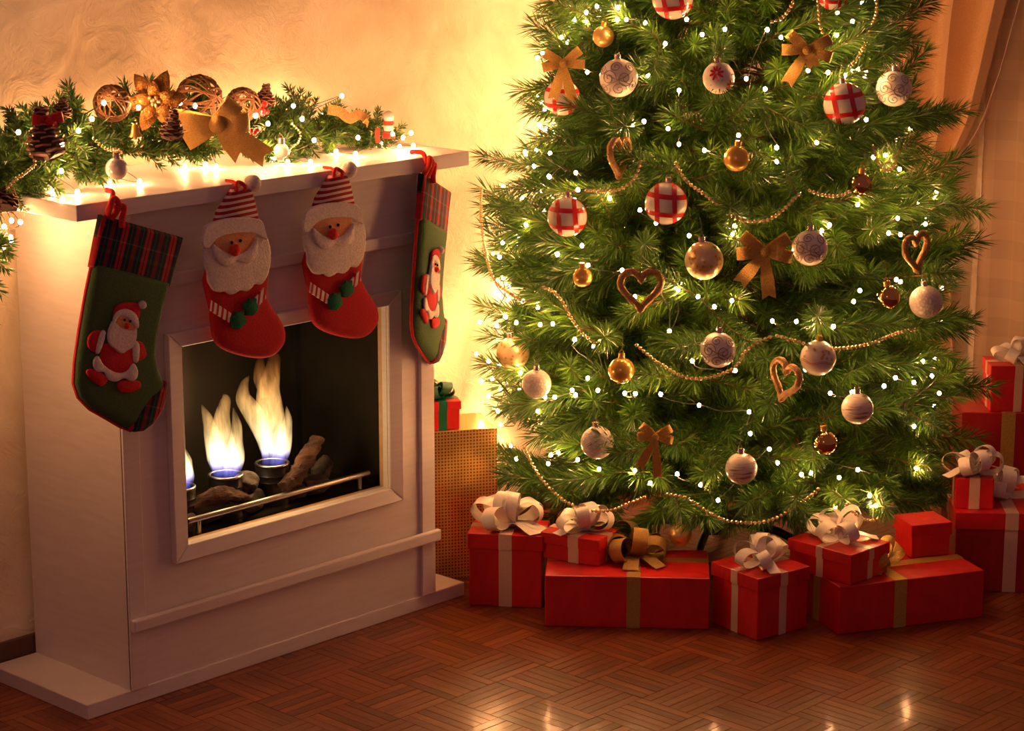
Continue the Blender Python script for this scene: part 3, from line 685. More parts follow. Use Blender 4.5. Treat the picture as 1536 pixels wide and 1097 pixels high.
def stocking_face(loc, rotz, label, tilt=0.0):
    t = thing('christmas_stocking', label, 'stocking', loc, (0, tilt, rotz), 'stockings on the mantel')
    global SHIFT
    def sh(y):
        global SHIFT
        k = loc[1] + y + 0.05; SHIFT = (1.05 * k, -0.33 * k)
    sh(-0.010)
    sock = [(-0.0700, -0.1500), (-0.0648, -0.2324), (-0.0582, -0.2896), (-0.0356, -0.3167), (0.0115, -0.3386), (0.0596, -0.3512), (0.0966, -0.35), (0.1219, -0.3323), (0.1276, -0.309), (0.1172, -0.2833), (0.0935, -0.251), (0.0791, -0.2203), (0.0756, -0.150)]
    piece(t, 'sock_body', smooth2(sock, 3), 0.0, 0.014, 'felt_red', 1, puff=[(0.004, 0.005), (0.008, 0.004), (0.010, 0.002)])
    hat = [(0.0, 0.004), (0.0445, 0.003), (0.0556, -0.0255), (0.070, -0.085), (0.0037, -0.080), (-0.0600, -0.085), (-0.0395, -0.0379)]
    piece(t, 'striped_hat', hat, 0.0, 0.014, 'hat_stripes', 1, puff=[(0.004, 0.004), (0.006, 0.003)])
    sh(-0.026)
    beard = [(-0.0743, -0.1014), (-0.068, -0.0861), (-0.0445, -0.0798), (0.0084, -0.0817), (0.05, -0.089), (0.0799, -0.0997), (0.0915, -0.1177), (0.0955, -0.1466), (0.0897, -0.1742), (0.078, -0.193), (0.066, -0.200), (0.051, -0.197), (0.044, -0.203), (0.030, -0.2085), (0.013, -0.2045), (0.004, -0.2075), (-0.012, -0.2095), (-0.026, -0.2010), (-0.036, -0.2010), (-0.052, -0.1965), (-0.063, -0.1830), (-0.0683, -0.1715), (-0.0694, -0.1528), (-0.0779, -0.1332)]
    bd = piece(t, 'beard', beard, -0.022, 0.007, 'felt_white', 3, puff=[(0.002, 0.002), (0.004, 0.0015)])
    sh(-0.031)
    face = [(-0.0480, -0.0977), (-0.0215, -0.0883), (0.008, -0.0880), (0.0438, -0.0889), (0.0568, -0.0978), (0.050, -0.1186), (0.0247, -0.1320), (-0.0168, -0.1300), (-0.0437, -0.1101)]
    fc = piece(t, 'face', face, -0.029, 0.003, 'felt_skin', 3)
    for ex, ez in ((-0.0054, -0.1055), (0.0166, -0.1045)): MB().sphere((ex + SHIFT[0], -0.033, ez + SHIFT[1]), 0.0034, 8, 6).build('eye', 'felt_black', fc)
    sh(-0.034)
    must = [(-0.0503, -0.1028), (-0.0226, -0.1219), (0.0067, -0.1303), (0.0367, -0.1272), (0.0614, -0.1068), (0.0639, -0.1304), (0.0562, -0.1459), (0.0359, -0.1529), (0.0151, -0.1464), (0.0073, -0.1442), (-0.0089, -0.1525), (-0.0293, -0.1476), (-0.0464, -0.1285)]
    piece(t, 'moustache', must, -0.031, 0.005, 'felt_white', 3)
    sh(-0.042)
    MB().sphere((0.0082 + SHIFT[0], -0.040, -0.1235 + SHIFT[1]), 0.0125, 14, 10, sq=(1, 0.7, 1)).build('nose', 'felt_nose', t)
    sh(-0.034)
    trim = [(-0.0640, -0.0640), (-0.0316, -0.0577), (0.0037, -0.0573), (0.0452, -0.0622), (0.0751, -0.0717), (0.0853, -0.0938), (0.0871, -0.1123), (0.0563, -0.0956), (0.0206, -0.0899), (-0.0149, -0.0888), (-0.0415, -0.0948), (-0.0635, -0.1107), (-0.0771, -0.1006), (-0.0743, -0.0807)]
    piece(t, 'hat_trim', trim, -0.030, 0.006, 'felt_white', 3)
    mb = MB(); mb.sphere((0.0567, -0.008, 0.0068), 0.0175, 14, 10); mb.build('pompom', 'felt_white', t)
    sh(-0.026)
    for ol, mc, r_ in (([(-0.0600, -0.2141), (-0.0094, -0.2480), (-0.017, -0.2659), (-0.0640, -0.2347)], (0.0051, -0.264), 0.0195), ([(0.0464, -0.2292), (0.0754, -0.2070), (0.0808, -0.2298), (0.055, -0.2463)], (0.0389, -0.242), 0.0190)):
        piece(t, 'sleeve', ol, -0.0235, 0.003, 'sleeve_stripes', 1, rim=0.001)
        c_ = circle2(mc, r_, 14, 0.95); c_ = [(x + 0.003 * math.sin(4 * i), z + 0.002 * math.cos(3 * i)) for i, (x, z) in enumerate(c_)]
        piece(t, 'mitten', c_, -0.0245, 0.005, 'felt_green', 2)
    SHIFT = (0, 0)
    mb = MB(); mb.tube(spline([(0.010, -0.014, -0.002), (0.004, -0.020, 0.010), (0.016, -0.014, 0.014), (0.028, -0.018, 0.006), (0.03, -0.014, -0.004)], 5), 0.0042, 8)
    mb.tube(spline([(0.012, -0.012, 0.004), (0.016, 0.0, 0.013), (0.018, 0.028, 0.013)], 5), 0.003, 8)
    mb.build('hanging_loop', 'felt_trim', t)
stocking_face((0.3664, -0.034, 1.0240), 0.0, 'red stocking with white-bearded felt face, the nearer of two, above the flames')
stocking_face((0.6273, -0.034, 1.0240), 0.0, 'red stocking with white-bearded felt face nearer the right end of the mantel')

# ------------------------------------------------------------------ gift boxes
def loops_path(L, H, az, el, twist, n=22):
    a = Vector((math.cos(az) * math.cos(el), math.sin(az) * math.cos(el), math.sin(el)))
    side = Vector((-math.sin(az), math.cos(az), 0)); b = side.cross(a) * -1.0
    b2 = b * math.cos(twist) + side * math.sin(twist); c_ = a.cross(b2)
    pts = []
    for i in range(n + 1):
        t = i / n; pts.append(a * (L * (1 - math.cos(2 * PI * t)) / 2) + b2 * (H * math.sin(2 * PI * t) * (0.35 + 0.65 * math.sin(PI * t))))
    return pts, c_
def gift_bow(par, loc, size, w, mat, seed, nl=7, tails=2):
    r_ = random.Random(seed)
    kb = MB(); kb.sphere((0, 0, 0.008), w * 0.55, 12, 8, sq=(1, 0.8, 0.8)); bow = kb.build('bow', mat, par, loc)
    for k in range(nl):
        az = 2 * PI * k / (nl - 1) + r_.uniform(-.2, .2) if k < nl - 1 else r_.uniform(0, 6)
        el = r_.uniform(0.12, 0.45) if k < nl - 2 else r_.uniform(0.8, 1.25)
        L = size * r_.uniform(0.82, 1.12)
        pts, c_ = loops_path(L, size * r_.uniform(0.30, 0.42), az, el, r_.uniform(-.5, .5))
        zmin = min(p.z for p in pts)
        pts = [p + Vector((0, 0, 0.008 + max(0, -zmin - 0.004))) for p in pts]
        mb = MB(); mb.strip(pts, c_, w, 0.0007); mb.build('loop', mat, bow)
    for k in range(tails):
        az = r_.uniform(0, 2 * PI); d = Vector((math.cos(az), math.sin(az), 0))
        pts = spline([d * 0.005 + Vector((0, 0, 0.010)), d * size * 0.5 + Vector((0, 0, 0.016)), d * size * 0.95 + Vector((0, 0, 0.006)), d * size * 1.15 + Vector((0, 0, 0.003))], 5)
        mb = MB(); mb.strip(pts, Vector((-d.y, d.x, 0)), w, 0.0007); mb.build('tail', mat, bow)
    return bow
def gift(label, corner, ang, w, d, h, z0=0.0, lid=None, mat='red_paper', ribbon=None, rib_w=0.028, rx=0.5, ry=0.5, bow=None, bow_size=0.06, seed=1, group='red gift boxes', body_mat=None):
    """box whose front-left bottom corner is `corner`; its front runs along ang, its depth at ang+90 degrees"""
    a = math.radians(ang)
    t = thing('gift_box', label, 'gift box', (corner[0], corner[1], z0 + 0.0004), (0, 0, a), group)
    ov = 0.0032 if lid else 0.0
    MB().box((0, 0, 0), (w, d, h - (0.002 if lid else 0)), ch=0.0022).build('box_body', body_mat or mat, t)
    if lid: MB().box((-ov, -ov, h - lid), (w + ov, d + ov, h), ch=0.0016).build('lid', mat, t)
    if ribbon:
        e = ov + 0.0008
        def band(along_depth, c0, ribbon='sheer_shaded_ribbon' if ribbon == 'white_ribbon' else ribbon):
            mb = MB(); th = 0.0006; hw = rib_w / 2
            for (zz0, zz1, q) in (((h - lid) if lid else 0.0, h, ov),) + (((0.0, h - lid, 0.0),) if lid else ()):
                if along_depth:
                    mb.box((c0 - hw, -q - th, zz0), (c0 + hw, -q, zz1)); mb.box((c0 - hw, d + q, zz0), (c0 + hw, d + q + th, zz1))
                else:
                    mb.box((-q - th, c0 - hw, zz0), (-q, c0 + hw, zz1)); mb.box((w + q, c0 - hw, zz0), (w + q + th, c0 + hw, zz1))
            if along_depth: mb.box((c0 - hw, -ov - th, h), (c0 + hw, d + ov + th, h + th))
            else: mb.box((-ov - th, c0 - hw, h), (w + ov + th, c0 + hw, h + th))
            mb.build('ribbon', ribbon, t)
        if rx is not None: band(True, w * rx)
        if ry is not None: band(False, d * ry)
        if bow: gift_bow(t, (w * (rx if rx is not None else 0.5), d * (ry if ry is not None else 0.5), h + 0.001), bow_size * 1.12, max(rib_w, 0.024) * 1.12, bow, seed)
    return t
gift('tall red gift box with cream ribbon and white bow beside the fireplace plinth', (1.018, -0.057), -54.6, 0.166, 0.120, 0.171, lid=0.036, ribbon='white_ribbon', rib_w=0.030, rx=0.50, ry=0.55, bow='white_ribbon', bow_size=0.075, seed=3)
gift('long flat red gift box with gold ribbon and gold mesh bow', (1.030, -0.280), -49.9, 0.362, 0.205, 0.118, ribbon='gold_mesh_ribbon', rib_w=0.030, rx=0.54, ry=0.62, bow='gold_mesh_ribbon', bow_size=0.070, seed=31)
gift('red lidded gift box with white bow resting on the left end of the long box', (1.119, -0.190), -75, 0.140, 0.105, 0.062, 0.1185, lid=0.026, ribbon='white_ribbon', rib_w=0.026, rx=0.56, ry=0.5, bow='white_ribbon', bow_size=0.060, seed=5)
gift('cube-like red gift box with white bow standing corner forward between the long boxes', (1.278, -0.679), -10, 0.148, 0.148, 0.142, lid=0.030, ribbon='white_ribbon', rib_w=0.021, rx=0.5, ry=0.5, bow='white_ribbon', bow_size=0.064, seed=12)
gift('long flat red gift box with gold ribbon carrying two smaller boxes', (1.431, -0.784), -27.4, 0.360, 0.215, 0.110, ribbon='gold_glitter_ribbon', rib_w=0.030, rx=0.42, ry=0.5, bow='gold_glitter_ribbon', bow_size=0.060, seed=6)
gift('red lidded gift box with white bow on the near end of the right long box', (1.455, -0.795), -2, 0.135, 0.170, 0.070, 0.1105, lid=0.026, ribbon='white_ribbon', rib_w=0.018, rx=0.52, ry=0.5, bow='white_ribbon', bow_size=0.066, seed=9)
gift('small plain red lidded box without ribbon on the right long box', (1.710, -0.783), -30, 0.095, 0.088, 0.078, 0.1105, lid=0.030)
gift('large red lidded gift box with shade-darkened body and white bow at the right edge', (1.862, -0.802), -50, 0.300, 0.270, 0.190, lid=0.040, ribbon='white_ribbon', rib_w=0.030, rx=0.42, ry=0.5, bow='white_ribbon', bow_size=0.060, seed=21, body_mat='dark_and_shaded_red_paper')  # shade on the body is put into its colour; lid stays plain red
gift('small red gift box with large white satin bow on the large lidded box', (1.884, -0.781), -52, 0.088, 0.085, 0.072, 0.1905, lid=None, ribbon='white_ribbon', rib_w=0.024, rx=0.5, ry=0.5, bow='white_ribbon', bow_size=0.062, seed=14)
gift('large dark red parcel with gold cross ribbon standing under the sheer curtain', (2.300, -0.530), -52, 0.350, 0.250, 0.300, mat='dark_and_shaded_red_paper', ribbon='gold_glitter_ribbon', rib_w=0.034, rx=0.33, ry=None)
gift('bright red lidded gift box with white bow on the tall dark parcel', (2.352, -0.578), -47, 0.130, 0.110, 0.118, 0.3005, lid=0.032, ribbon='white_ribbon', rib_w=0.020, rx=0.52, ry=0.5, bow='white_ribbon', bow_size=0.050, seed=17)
gift('tall gold dotted foil gift box standing between fireplace and tree', (1.078, 0.125), -30, 0.160, 0.150, 0.362, mat='gold_dotted_foil', group='parcels behind the fireplace')
gift('little red gift box with green ribbon and bow on the gold box', (1.084, 0.131), -30, 0.070, 0.068, 0.068, 0.3625, lid=0.020, ribbon='green_ribbon', rib_w=0.020, rx=0.42, ry=0.5, bow='green_ribbon', bow_size=0.036, seed=18, group='parcels behind the fireplace')

# ------------------------------------------------------------------ the tree
TX, TY = 1.765, -0.165
PROF = [(0.05, 0.46), (0.15, 0.52), (0.30, 0.545), (0.5, 0.55), (0.75, 0.54), (0.9, 0.50), (1.1, 0.42), (1.33, 0.34), (1.6, 0.28), (1.9, 0.13), (2.12, 0.02)]
def prof(z): return interp(PROF, z)
def tree_hit(px, py, off=0.0):
    """where a line of sight meets the outside of the tree (off metres beyond the branch tips)"""
    d = ray(px, py); best = None
    t = 4.2
    while t < 6.4:
        p = CAM + d * t; q = math.hypot(p.x - TX, p.y - TY) - prof(p.z) - off
        if q <= 0: return p
        if best is None or q < best[0]: best = (q, p.copy())
        t += 0.006
    return best[1]
tree = thing('christmas_tree', 'large green artificial pine tree covered in ornaments and fairy lights', 'tree', (TX, TY, 0))
MB().tube([(0, 0, 0.06), (0, 0, 0.6), (0, 0, 1.4), (0, 0, 2.1)], [0.022, 0.02, 0.015, 0.006], 12).build('trunk', 'bark', tree)
mb = MB(); mb.tube([(0, 0, 0.03), (0, 0, 0.16)], 0.030, 14)
for k in range(4):
    q = k * PI / 2 + 0.5; mb.tube([(0, 0, 0.07), (0.16 * math.cos(q), 0.16 * math.sin(q), 0.045), (0.24 * math.cos(q), 0.24 * math.sin(q), 0.012)], 0.011, 8)
mb.build('stand', 'can_steel', tree)
def needle_run(V, F, MI, path, dens, nl, wid, rng, lo_ang, hi_ang, t0=0.0, tip=True):
    """needles along a twig"""
    pts = np.array([tuple(p) for p in path]); seg = np.linalg.norm(np.diff(pts, axis=0), axis=1); cum = np.concatenate([[0], np.cumsum(seg)]); L = cum[-1]
    n = max(6, int(dens * L * (1 - t0)))
    s_ = L * (t0 + (1 - t0) * np.sort(rng.random(n))); 
    if tip: s_[-max(4, n // 14):] = L * (0.96 + 0.04 * rng.random(max(4, n // 14)))
    P = np.stack([np.interp(s_, cum, pts[:, k]) for k in range(3)], 1)
    i = np.clip(np.searchsorted(cum, s_) - 1, 0, len(seg) - 1); Td = np.diff(pts, axis=0)[i] / seg[i][:, None]
    ref = np.where(np.abs(Td[:, 2:3]) < 0.9, np.array([[0, 0, 1.0]]), np.array([[1.0, 0, 0]]))
    A = np.cross(Td, ref); A /= np.linalg.norm(A, axis=1)[:, None]; B = np.cross(Td, A)
    ph = rng.random(n) * 2 * PI; an = np.radians(lo_ang + (hi_ang - lo_ang) * rng.random(n)) * np.where(s_ > 0.94 * L, 0.65, 1.0)
    R = A * np.cos(ph)[:, None] + B * np.sin(ph)[:, None]
    D = Td * np.cos(an)[:, None] + R * np.sin(an)[:, None]; ln = nl * (0.7 + 0.45 * rng.random(n))
    W = np.cross(D, rng.normal(size=(n, 3))); W /= np.linalg.norm(W, axis=1)[:, None]
    mid = P + D * (ln * 0.55)[:, None] + np.array([[0, 0, -0.04]]) * (ln * 0.5)[:, None]
    end = P + D * ln[:, None] + np.array([[0, 0, -0.08]]) * ln[:, None]
    o = sum(len(v) for v in V)
    vv = np.empty((n, 4, 3)); vv[:, 0] = P; vv[:, 1] = mid - W * wid / 2; vv[:, 2] = mid + W * wid / 2; vv[:, 3] = end
    V.append(vv.reshape(-1, 3)); b = o + 4 * np.arange(n)
    F.append(np.stack([np.stack([b, b + 1, b + 2], 1), np.stack([b + 1, b + 3, b + 2], 1)], 1).reshape(-1, 3))
def spray_mesh(name, V, F, stems, mats):
    me = bpy.data.meshes.new(name)
    sm = MB()
    for pts, r0 in stems: sm.tube(pts, [lerp(r0, r0 * 0.45, i / (len(pts) - 1)) for i in range(len(pts))], 5)
    Vn = np.concatenate(V); n0 = len(Vn); verts = Vn.tolist() + sm.v
    faces = np.concatenate(F).tolist() + [tuple(i + n0 for i in f) for f in sm.f]
    me.from_pydata(verts, [], faces)
    for m in mats: me.materials.append(MATS[m])
    mi = np.zeros(len(faces), dtype=np.int32); mi[len(faces) - len(sm.f):] = 1
    me.polygons.foreach_set('material_index', mi); me.update(); return me
def branch_mesh(L, seed):
    rng = np.random.default_rng(seed); V = []; F = []; stems = []
    def main(t): return Vector((L * t, 0.02 * L * math.sin(t * 3 + seed), 0.10 * L * t * t - 0.04 * L * math.sin(PI * t)))
    mp_ = [main(i / 10) for i in range(11)]
    stems.append((mp_, 0.0035)); needle_run(V, F, None, mp_, 1500, 0.057, 0.0027, rng, 34, 54, 0.25)
    nt = max(4, int(L / 0.080))
    for k in range(nt):
        t = 0.26 + 0.68 * (k + 0.5) / nt; sd = 1 if k % 2 else -1
        b = main(t); tl = min(0.22, 0.115 + 0.20 * L * (1 - 0.6 * t)) * rng.uniform(0.8, 1.15)
        a = sd * math.radians(rng.uniform(32, 58)); up = math.radians(rng.uniform(-22, 38))
        d = Vector((math.cos(a) * math.cos(up), math.sin(a) * math.cos(up), math.sin(up)))
        tw = [b + d * (tl * q) + Vector((0.02 * q * q, 0, 0.10 * tl * q * q)) for q in (0, 0.3, 0.6, 0.85, 1)]
        stems.append((tw, 0.0018)); needle_run(V, F, None, tw, 1800, 0.056, 0.0027, rng, 32, 50, 0.08)
    return spray_mesh('branch', V, F, stems, ('tree_needle', 'bark'))
VAR = []
for L in (0.16, 0.26, 0.36, 0.46, 0.56): VAR += [(L, branch_mesh(L, int(L * 100) + q * 7)) for q in range(3)]
rng = random.Random(11); VCO = {}
def add_branch(z0, az, length, elev, roll=None):
    if length < 0.08: return
    cand = sorted(VAR, key=lambda v: abs(v[0] - length))[:3]; L, me = rng.choice(cand); k = length / L
    o = link('branch', me, tree, (0.015 * math.cos(az), 0.015 * math.sin(az), z0))
    o.rotation_euler = (Matrix.Rotation(az, 3, 'Z') @ Matrix.Rotation(-elev, 3, 'Y') @ Matrix.Rotation(rng.uniform(-.5, .5) if roll is None else roll, 3, 'X')).to_euler()
    o.scale = (k, k ** 0.5, k ** 0.5)
    if me.name not in VCO:
        co = np.empty(len(me.vertices) * 3); me.vertices.foreach_get('co', co); VCO[me.name] = co.reshape(-1, 3)
    row = np.array(o.rotation_euler.to_matrix())[1]
    for _ in range(8):
        sc = np.array(o.scale); ymax = (VCO[me.name] * sc @ row).max() + o.location.y + TY
        if ymax < WALL_Y - 0.004: break
        o.scale = tuple(sc * 0.9)
# long branches that make the outline
for (px, py) in ((706, 262), (705, 437), (700, 508), (722, 716), (1422, 300), (1395, 192), (1408, 412), (1430, 575), (1345, 62), (1400, 720), (760, 605), (838, 110), (1400, 650), (775, 345), (862, 30), (1330, 128), (1000, 770), (1335, 735), (850, 745), (1180, 745), (950, 715)):
    d = ray(px, py)
    if 840 < px < 1340 and py > 600: p = tree_hit(px, py, -0.02)
    else:
        nn = Vector((FW.x, FW.y, 0)); t = (Vector((TX, TY, 0)) - CAM).dot(nn) / d.dot(nn); p = CAM + d * (t - 0.05)
    if p.y > 0.30: p.y = 0.30
    rx_, ry_ = p.x - TX, p.y - TY; rr = math.hypot(rx_, ry_); z0 = p.z + 0.06 + 0.05 * rr
    add_branch(max(0.1, z0 - 0.02), math.atan2(ry_, rx_), math.hypot(rr, z0 - p.z) - 0.03, math.atan2(p.z - z0, rr) - 0.05)
z = 0.235; k = 0
while z < 2.06:
    n = 13 if z < 1.0 else (11 if z < 1.45 else (8 if z < 1.8 else 5))
    for i in range(n):
        az = 2 * PI * (i + 0.5 * (k % 2) + rng.uniform(-.28, .28)) / n
        r_ = prof(z) * rng.uniform(0.84, 1.0)
        tx, ty = TX + r_ * math.cos(az), TY + r_ * math.sin(az)
        if ty > 0.29: r_ = (0.29 - TY) / math.sin(az)
        el = math.radians(rng.uniform(-14, 14)) - (0.02 if z < 0.4 else 0.0)
        add_branch(z + rng.uniform(-.03, .03), az, r_ / max(0.8, math.cos(el)) - 0.03, el)
    z += 0.074 if z < 1.45 else 0.09; k += 1
mb = MB(); Vv = []; Ff = []
needle_run(Vv, Ff, None, [Vector((0, 0, 0)), Vector((0, 0, 0.1)), Vector((0, 0, 0.2))], 1600, 0.045, 0.0015, np.random.default_rng(5), 26, 60)
link('top_spray', spray_mesh('top_spray', Vv, Ff, [([Vector((0, 0, 0)), Vector((0, 0, 0.2))], 0.003)], ('tree_needle', 'bark')), tree, (0, 0, 2.02))

# ------------------------------------------------------------------ baubles
def outward(p): return math.atan2(CAM.y - p.y, CAM.x - p.x)
def on_sphere(R, u, v):
    """point at angles u (sideways), v (up) from the local -y front"""
    return Vector((R * math.sin(u) * math.cos(v), -R * math.cos(u) * math.cos(v), R * math.sin(v)))
def patch(mb, R, outline, u0, v0, rot=0.0, off=0.0005):
    """flat-edged decoration wrapped on the ball"""
    cs, sn = math.cos(rot), math.sin(rot); vs = [on_sphere(R + off * 1.6, u0, v0)]
    n = len(outline)
    for (x, y) in outline:
        X, Y = (x * cs - y * sn) / R, (x * sn + y * cs) / R; vs.append(on_sphere(R + off, u0 + X / max(0.3, math.cos(v0)), v0 + Y))
    mb.put(vs, [(0, 1 + i, 1 + (i + 1) % n) for i in range(n)])
def star_outline(n, ro, ri): return [((ro if i % 2 == 0 else ri) * math.cos(PI * i / n), (ro if i % 2 == 0 else ri) * math.sin(PI * i / n)) for i in range(2 * n)]
def bauble(kind, p, R, label, group, name='bauble', hang=0.035, tilt=0.0):
    az = outward(p)
    t = thing(name, label, 'bauble', p, (0, tilt, az + PI / 2), group)
    mat = {'swirl': 'pearl_white', 'band': 'pearl_white', 'flower': 'white_frost', 'gold': 'gold_satin', 'mirror': 'bronze_mirror', 'flake': 'pale_gold', 'frost': 'ice_frost', 'streak': 'streaked_pearl', 'deco': 'pearl_white', 'shiny': 'gold_mirror', 'silver': 'silver_bauble'}[kind]
    MB().sphere((0, 0, 0), R, 28, 18).build('ball', mat, t)
    cm = 'gold_mirror' if kind in ('gold', 'shiny', 'deco', 'mirror') else 'silver_cap'
    MB().lathe([(0.0, R + 0.010), (0.0075, R + 0.010), (0.0075, R - 0.002), (0.008, R - 0.003)], 12).build('cap', cm, t)
    mb = MB(); mb.tube([(0.0045 * math.cos(q), 0, R + 0.0125 + 0.0045 * math.sin(q)) for q in [2 * PI * i / 12 for i in range(12)]], 0.0007, 5, closed=True)
    if hang: mb.tube(spline([(0, 0, R + 0.017), (0.002, 0.004, R + 0.017 + hang * 0.5), (0, 0.012, R + 0.017 + hang)], 4), 0.0005, 4)
    mb.build('hook', cm, t)
    if kind == 'swirl':
        mb = MB()
        for (u0, v0, sg, r0) in ((-0.55, 0.12, 1, 0.42), (0.35, 0.05, -1, 0.46), (-0.15, 0.72, 1, 0.34), (0.85, 0.6, 1, 0.34), (-0.95, -0.45, -1, 0.36), (0.0, -0.55, 1, 0.40), (0.9, -0.35, -1, 0.36), (-1.1, 0.55, -1, 0.3), (2.2, 0.1, 1, 0.45), (-2.2, 0.1, -1, 0.45), (3.1, 0.3, 1, 0.4)):
            pts = []
            for i in range(30):
                a = sg * i / 29 * 3.6 * PI; rr = r0 * (1 - i / 31) ; pts.append(on_sphere(R + 0.0002, u0 + rr * math.cos(a) / max(0.45, math.cos(v0)), max(-1.45, min(1.45, v0 + rr * math.sin(a)))))
            mb.tube(pts, 0.0010, 4)
        for k in range(2):
            pts = [on_sphere(R + 0.0002, -1.3 + 2.6 * i / 24, (0.55 - 1.1 * i / 24) * (1 if k else -1)) for i in range(25)]; mb.tube(pts, 0.0007, 4)
        mb.build('swirl_pattern', 'swirl_silver', t)
    if kind == 'band':
        for (nx, nz, off) in ((0, 1, 0.42), (0, 1, -0.42), (1, 0.12, 0.40), (1, 0.12, -0.42), (0.55, -0.1, 0.9)):
            nrm = Vector((nx, 0.0, nz)).normalized() if nx != 0.55 else Vector((0.1, 1, 0)).normalized()
            off_ = off if nx != 0.55 else 0.0
            a = nrm.orthogonal().normalized(); b = nrm.cross(a); mb = MB(); vs = []; fs = []; n = 40; hw = 0.11
            for i in range(n):
                q = 2 * PI * i / n; d = a * math.cos(q) + b * math.sin(q)
                for s_ in (-1, 1):
                    o_ = off_ + s_ * hw; vs.append((d * math.sqrt(max(0, 1 - o_ * o_)) + nrm * o_) * (R + 0.0006))
            for i in range(n): j = (i + 1) % n; fs.append((2 * i, 2 * i + 1, 2 * j + 1, 2 * j))
            mb.put(vs, fs, 0, True); mb.build('stripe', 'ornament_red', t)
    if kind == 'flower':
        for (u0, v0, rs) in ((-0.1, 0.45, 1.0), (0.95, -0.5, 0.85), (-1.9, 0.0, 0.9), (2.6, 0.3, 0.9)):
            for k in range(9):
                q = 2 * PI * k / 9; mb = MB(); r1 = R * 0.56 * rs
                ol = [(r1 * (0.55 + 0.42 * math.cos(a)), r1 * 0.15 * math.sin(a)) for a in [2 * PI * i / 8 for i in range(8)]]
                cs, sn = math.cos(q), math.sin(q)
                vs = [on_sphere(R + 0.0006, u0 + (x * cs - y * sn) / R, v0 + (x * sn + y * cs) / R) for x, y in ol]
                mb.put(vs, [tuple(range(8))]); mb.build('petal', 'ornament_red', t)
    if kind in ('flake', 'deco'):
        r_ = random.Random(int(R * 1e6)); pos = []
        for _ in range(26 if kind == 'flake' else 14):
            pos.append((r_.uniform(-1.2, 1.2), r_.uniform(-1.0, 1.0) if kind == 'flake' else r_.uniform(0.05, 0.75)))
        mb = MB()
        for (u0, v0) in pos: patch(mb, R, star_outline(6, R * r_.uniform(0.10, 0.17), R * 0.045), u0, v0, r_.uniform(0, 1))
        mb.build('snowflakes', 'flake_gold', t)
        if kind == 'deco':
            mb = MB()
            for v0 in (-0.05, -0.14): mb.tube([on_sphere(R + 0.0002, 2 * PI * i / 40, v0 + 0.07 * math.sin(i / 40 * 2 * PI * 5)) for i in range(40)], 0.0008, 4, closed=True)
            mb.build('gold_lines', 'flake_gold', t)
    return t
PXM = 5.1 / FPX
BA = [
 ('band', 1009, -2, 31, 'white bauble with red bands cut by the top edge, left of the centre'),
 ('band', 1249, -8, 23, 'white bauble with red bands cut by the top edge, above the right bow'),
 ('band', 843, 146, 27, 'white bauble with red bands behind the gold bow tails at upper left'),
 ('swirl', 928, 117, 29, 'white bauble with silver swirls between the upper left bow and the tree centre'),
 ('flower', 1078, 117, 24, 'white matt bauble with red flower petals'),
 ('band', 1267, 156, 32, 'large white bauble with red bands below the upper right bow'),
 ('swirl', 1341, 133, 27, 'white bauble with silver swirls hanging in front of the curtain'),
 ('shiny', 1105, 238, 20, 'plain gold bauble below the red flower bauble'),
 ('mirror', 1290, 277, 18, 'small bronze mirror bauble touching the bead chain on the right'),
 ('band', 999, 305, 32, 'large white bauble with red bands near the tree centre'),
 ('band', 851, 325, 30, 'white bauble with red bands on the left side at mantel height'),
 ('flake', 1056, 391, 29, 'matt gold bauble with snowflakes left of the central bow'),
 ('swirl', 1215, 372, 27, 'white bauble with silver swirls touching the central bow'),
 ('shiny', 874, 416, 15, 'small gold bauble half hidden in needles left of the heart'),
 ('mirror', 1332, 446, 18, 'small bronze mirror bauble beside the frosted ball on the right'),
 ('frost', 1389, 453, 25, 'frosted white bauble at the right edge of the tree'),
 ('flake', 769, 530, 25, 'pale gold bauble half hidden in needles at the left edge'),
 ('swirl', 1077, 525, 27, 'white bauble with silver swirls above the middle bead chain'),
 ('deco', 1227, 537, 27, 'white bauble with gold flakes, gold lines and gold cap'),
 ('frost', 805, 576, 22, 'frosted white bauble low on the left near the wall'),
 ('shiny', 932, 556, 20, 'plain gold bauble below the large upright heart'),
 ('streak', 1286, 613, 24, 'pearl bauble with gold streaks high on the lower right'),
 ('mirror', 1237, 664, 19, 'small bronze mirror bauble low on the right side'),
 ('frost', 896, 664, 25, 'frosted white bauble left of the lowest bow'),
 ('streak', 1112, 703, 24, 'pearl bauble with gold streaks low near the tree centre'),
 ('gold', 1020, 803, 17, 'satin gold bauble hanging just above the gold mesh bow'),
 ('gold', 905, 55, 16, 'satin gold bauble half hidden at the upper left'),
]
for (kind, px, py, rp, lab) in BA:
    off = 0.062
    if px == 769: off = 0.0
    if px == 1020: off = -0.02
    if (px, py) == (905, 55): off = 0.0
    if (px, py) == (843, 146): off = 0.045
    p = tree_hit(px, py, off); dist = (p - CAM).dot(FW)
    bauble(kind, p, rp * dist / FPX, lab, 'tree baubles', tilt=random.Random(px).uniform(-.15, .15))

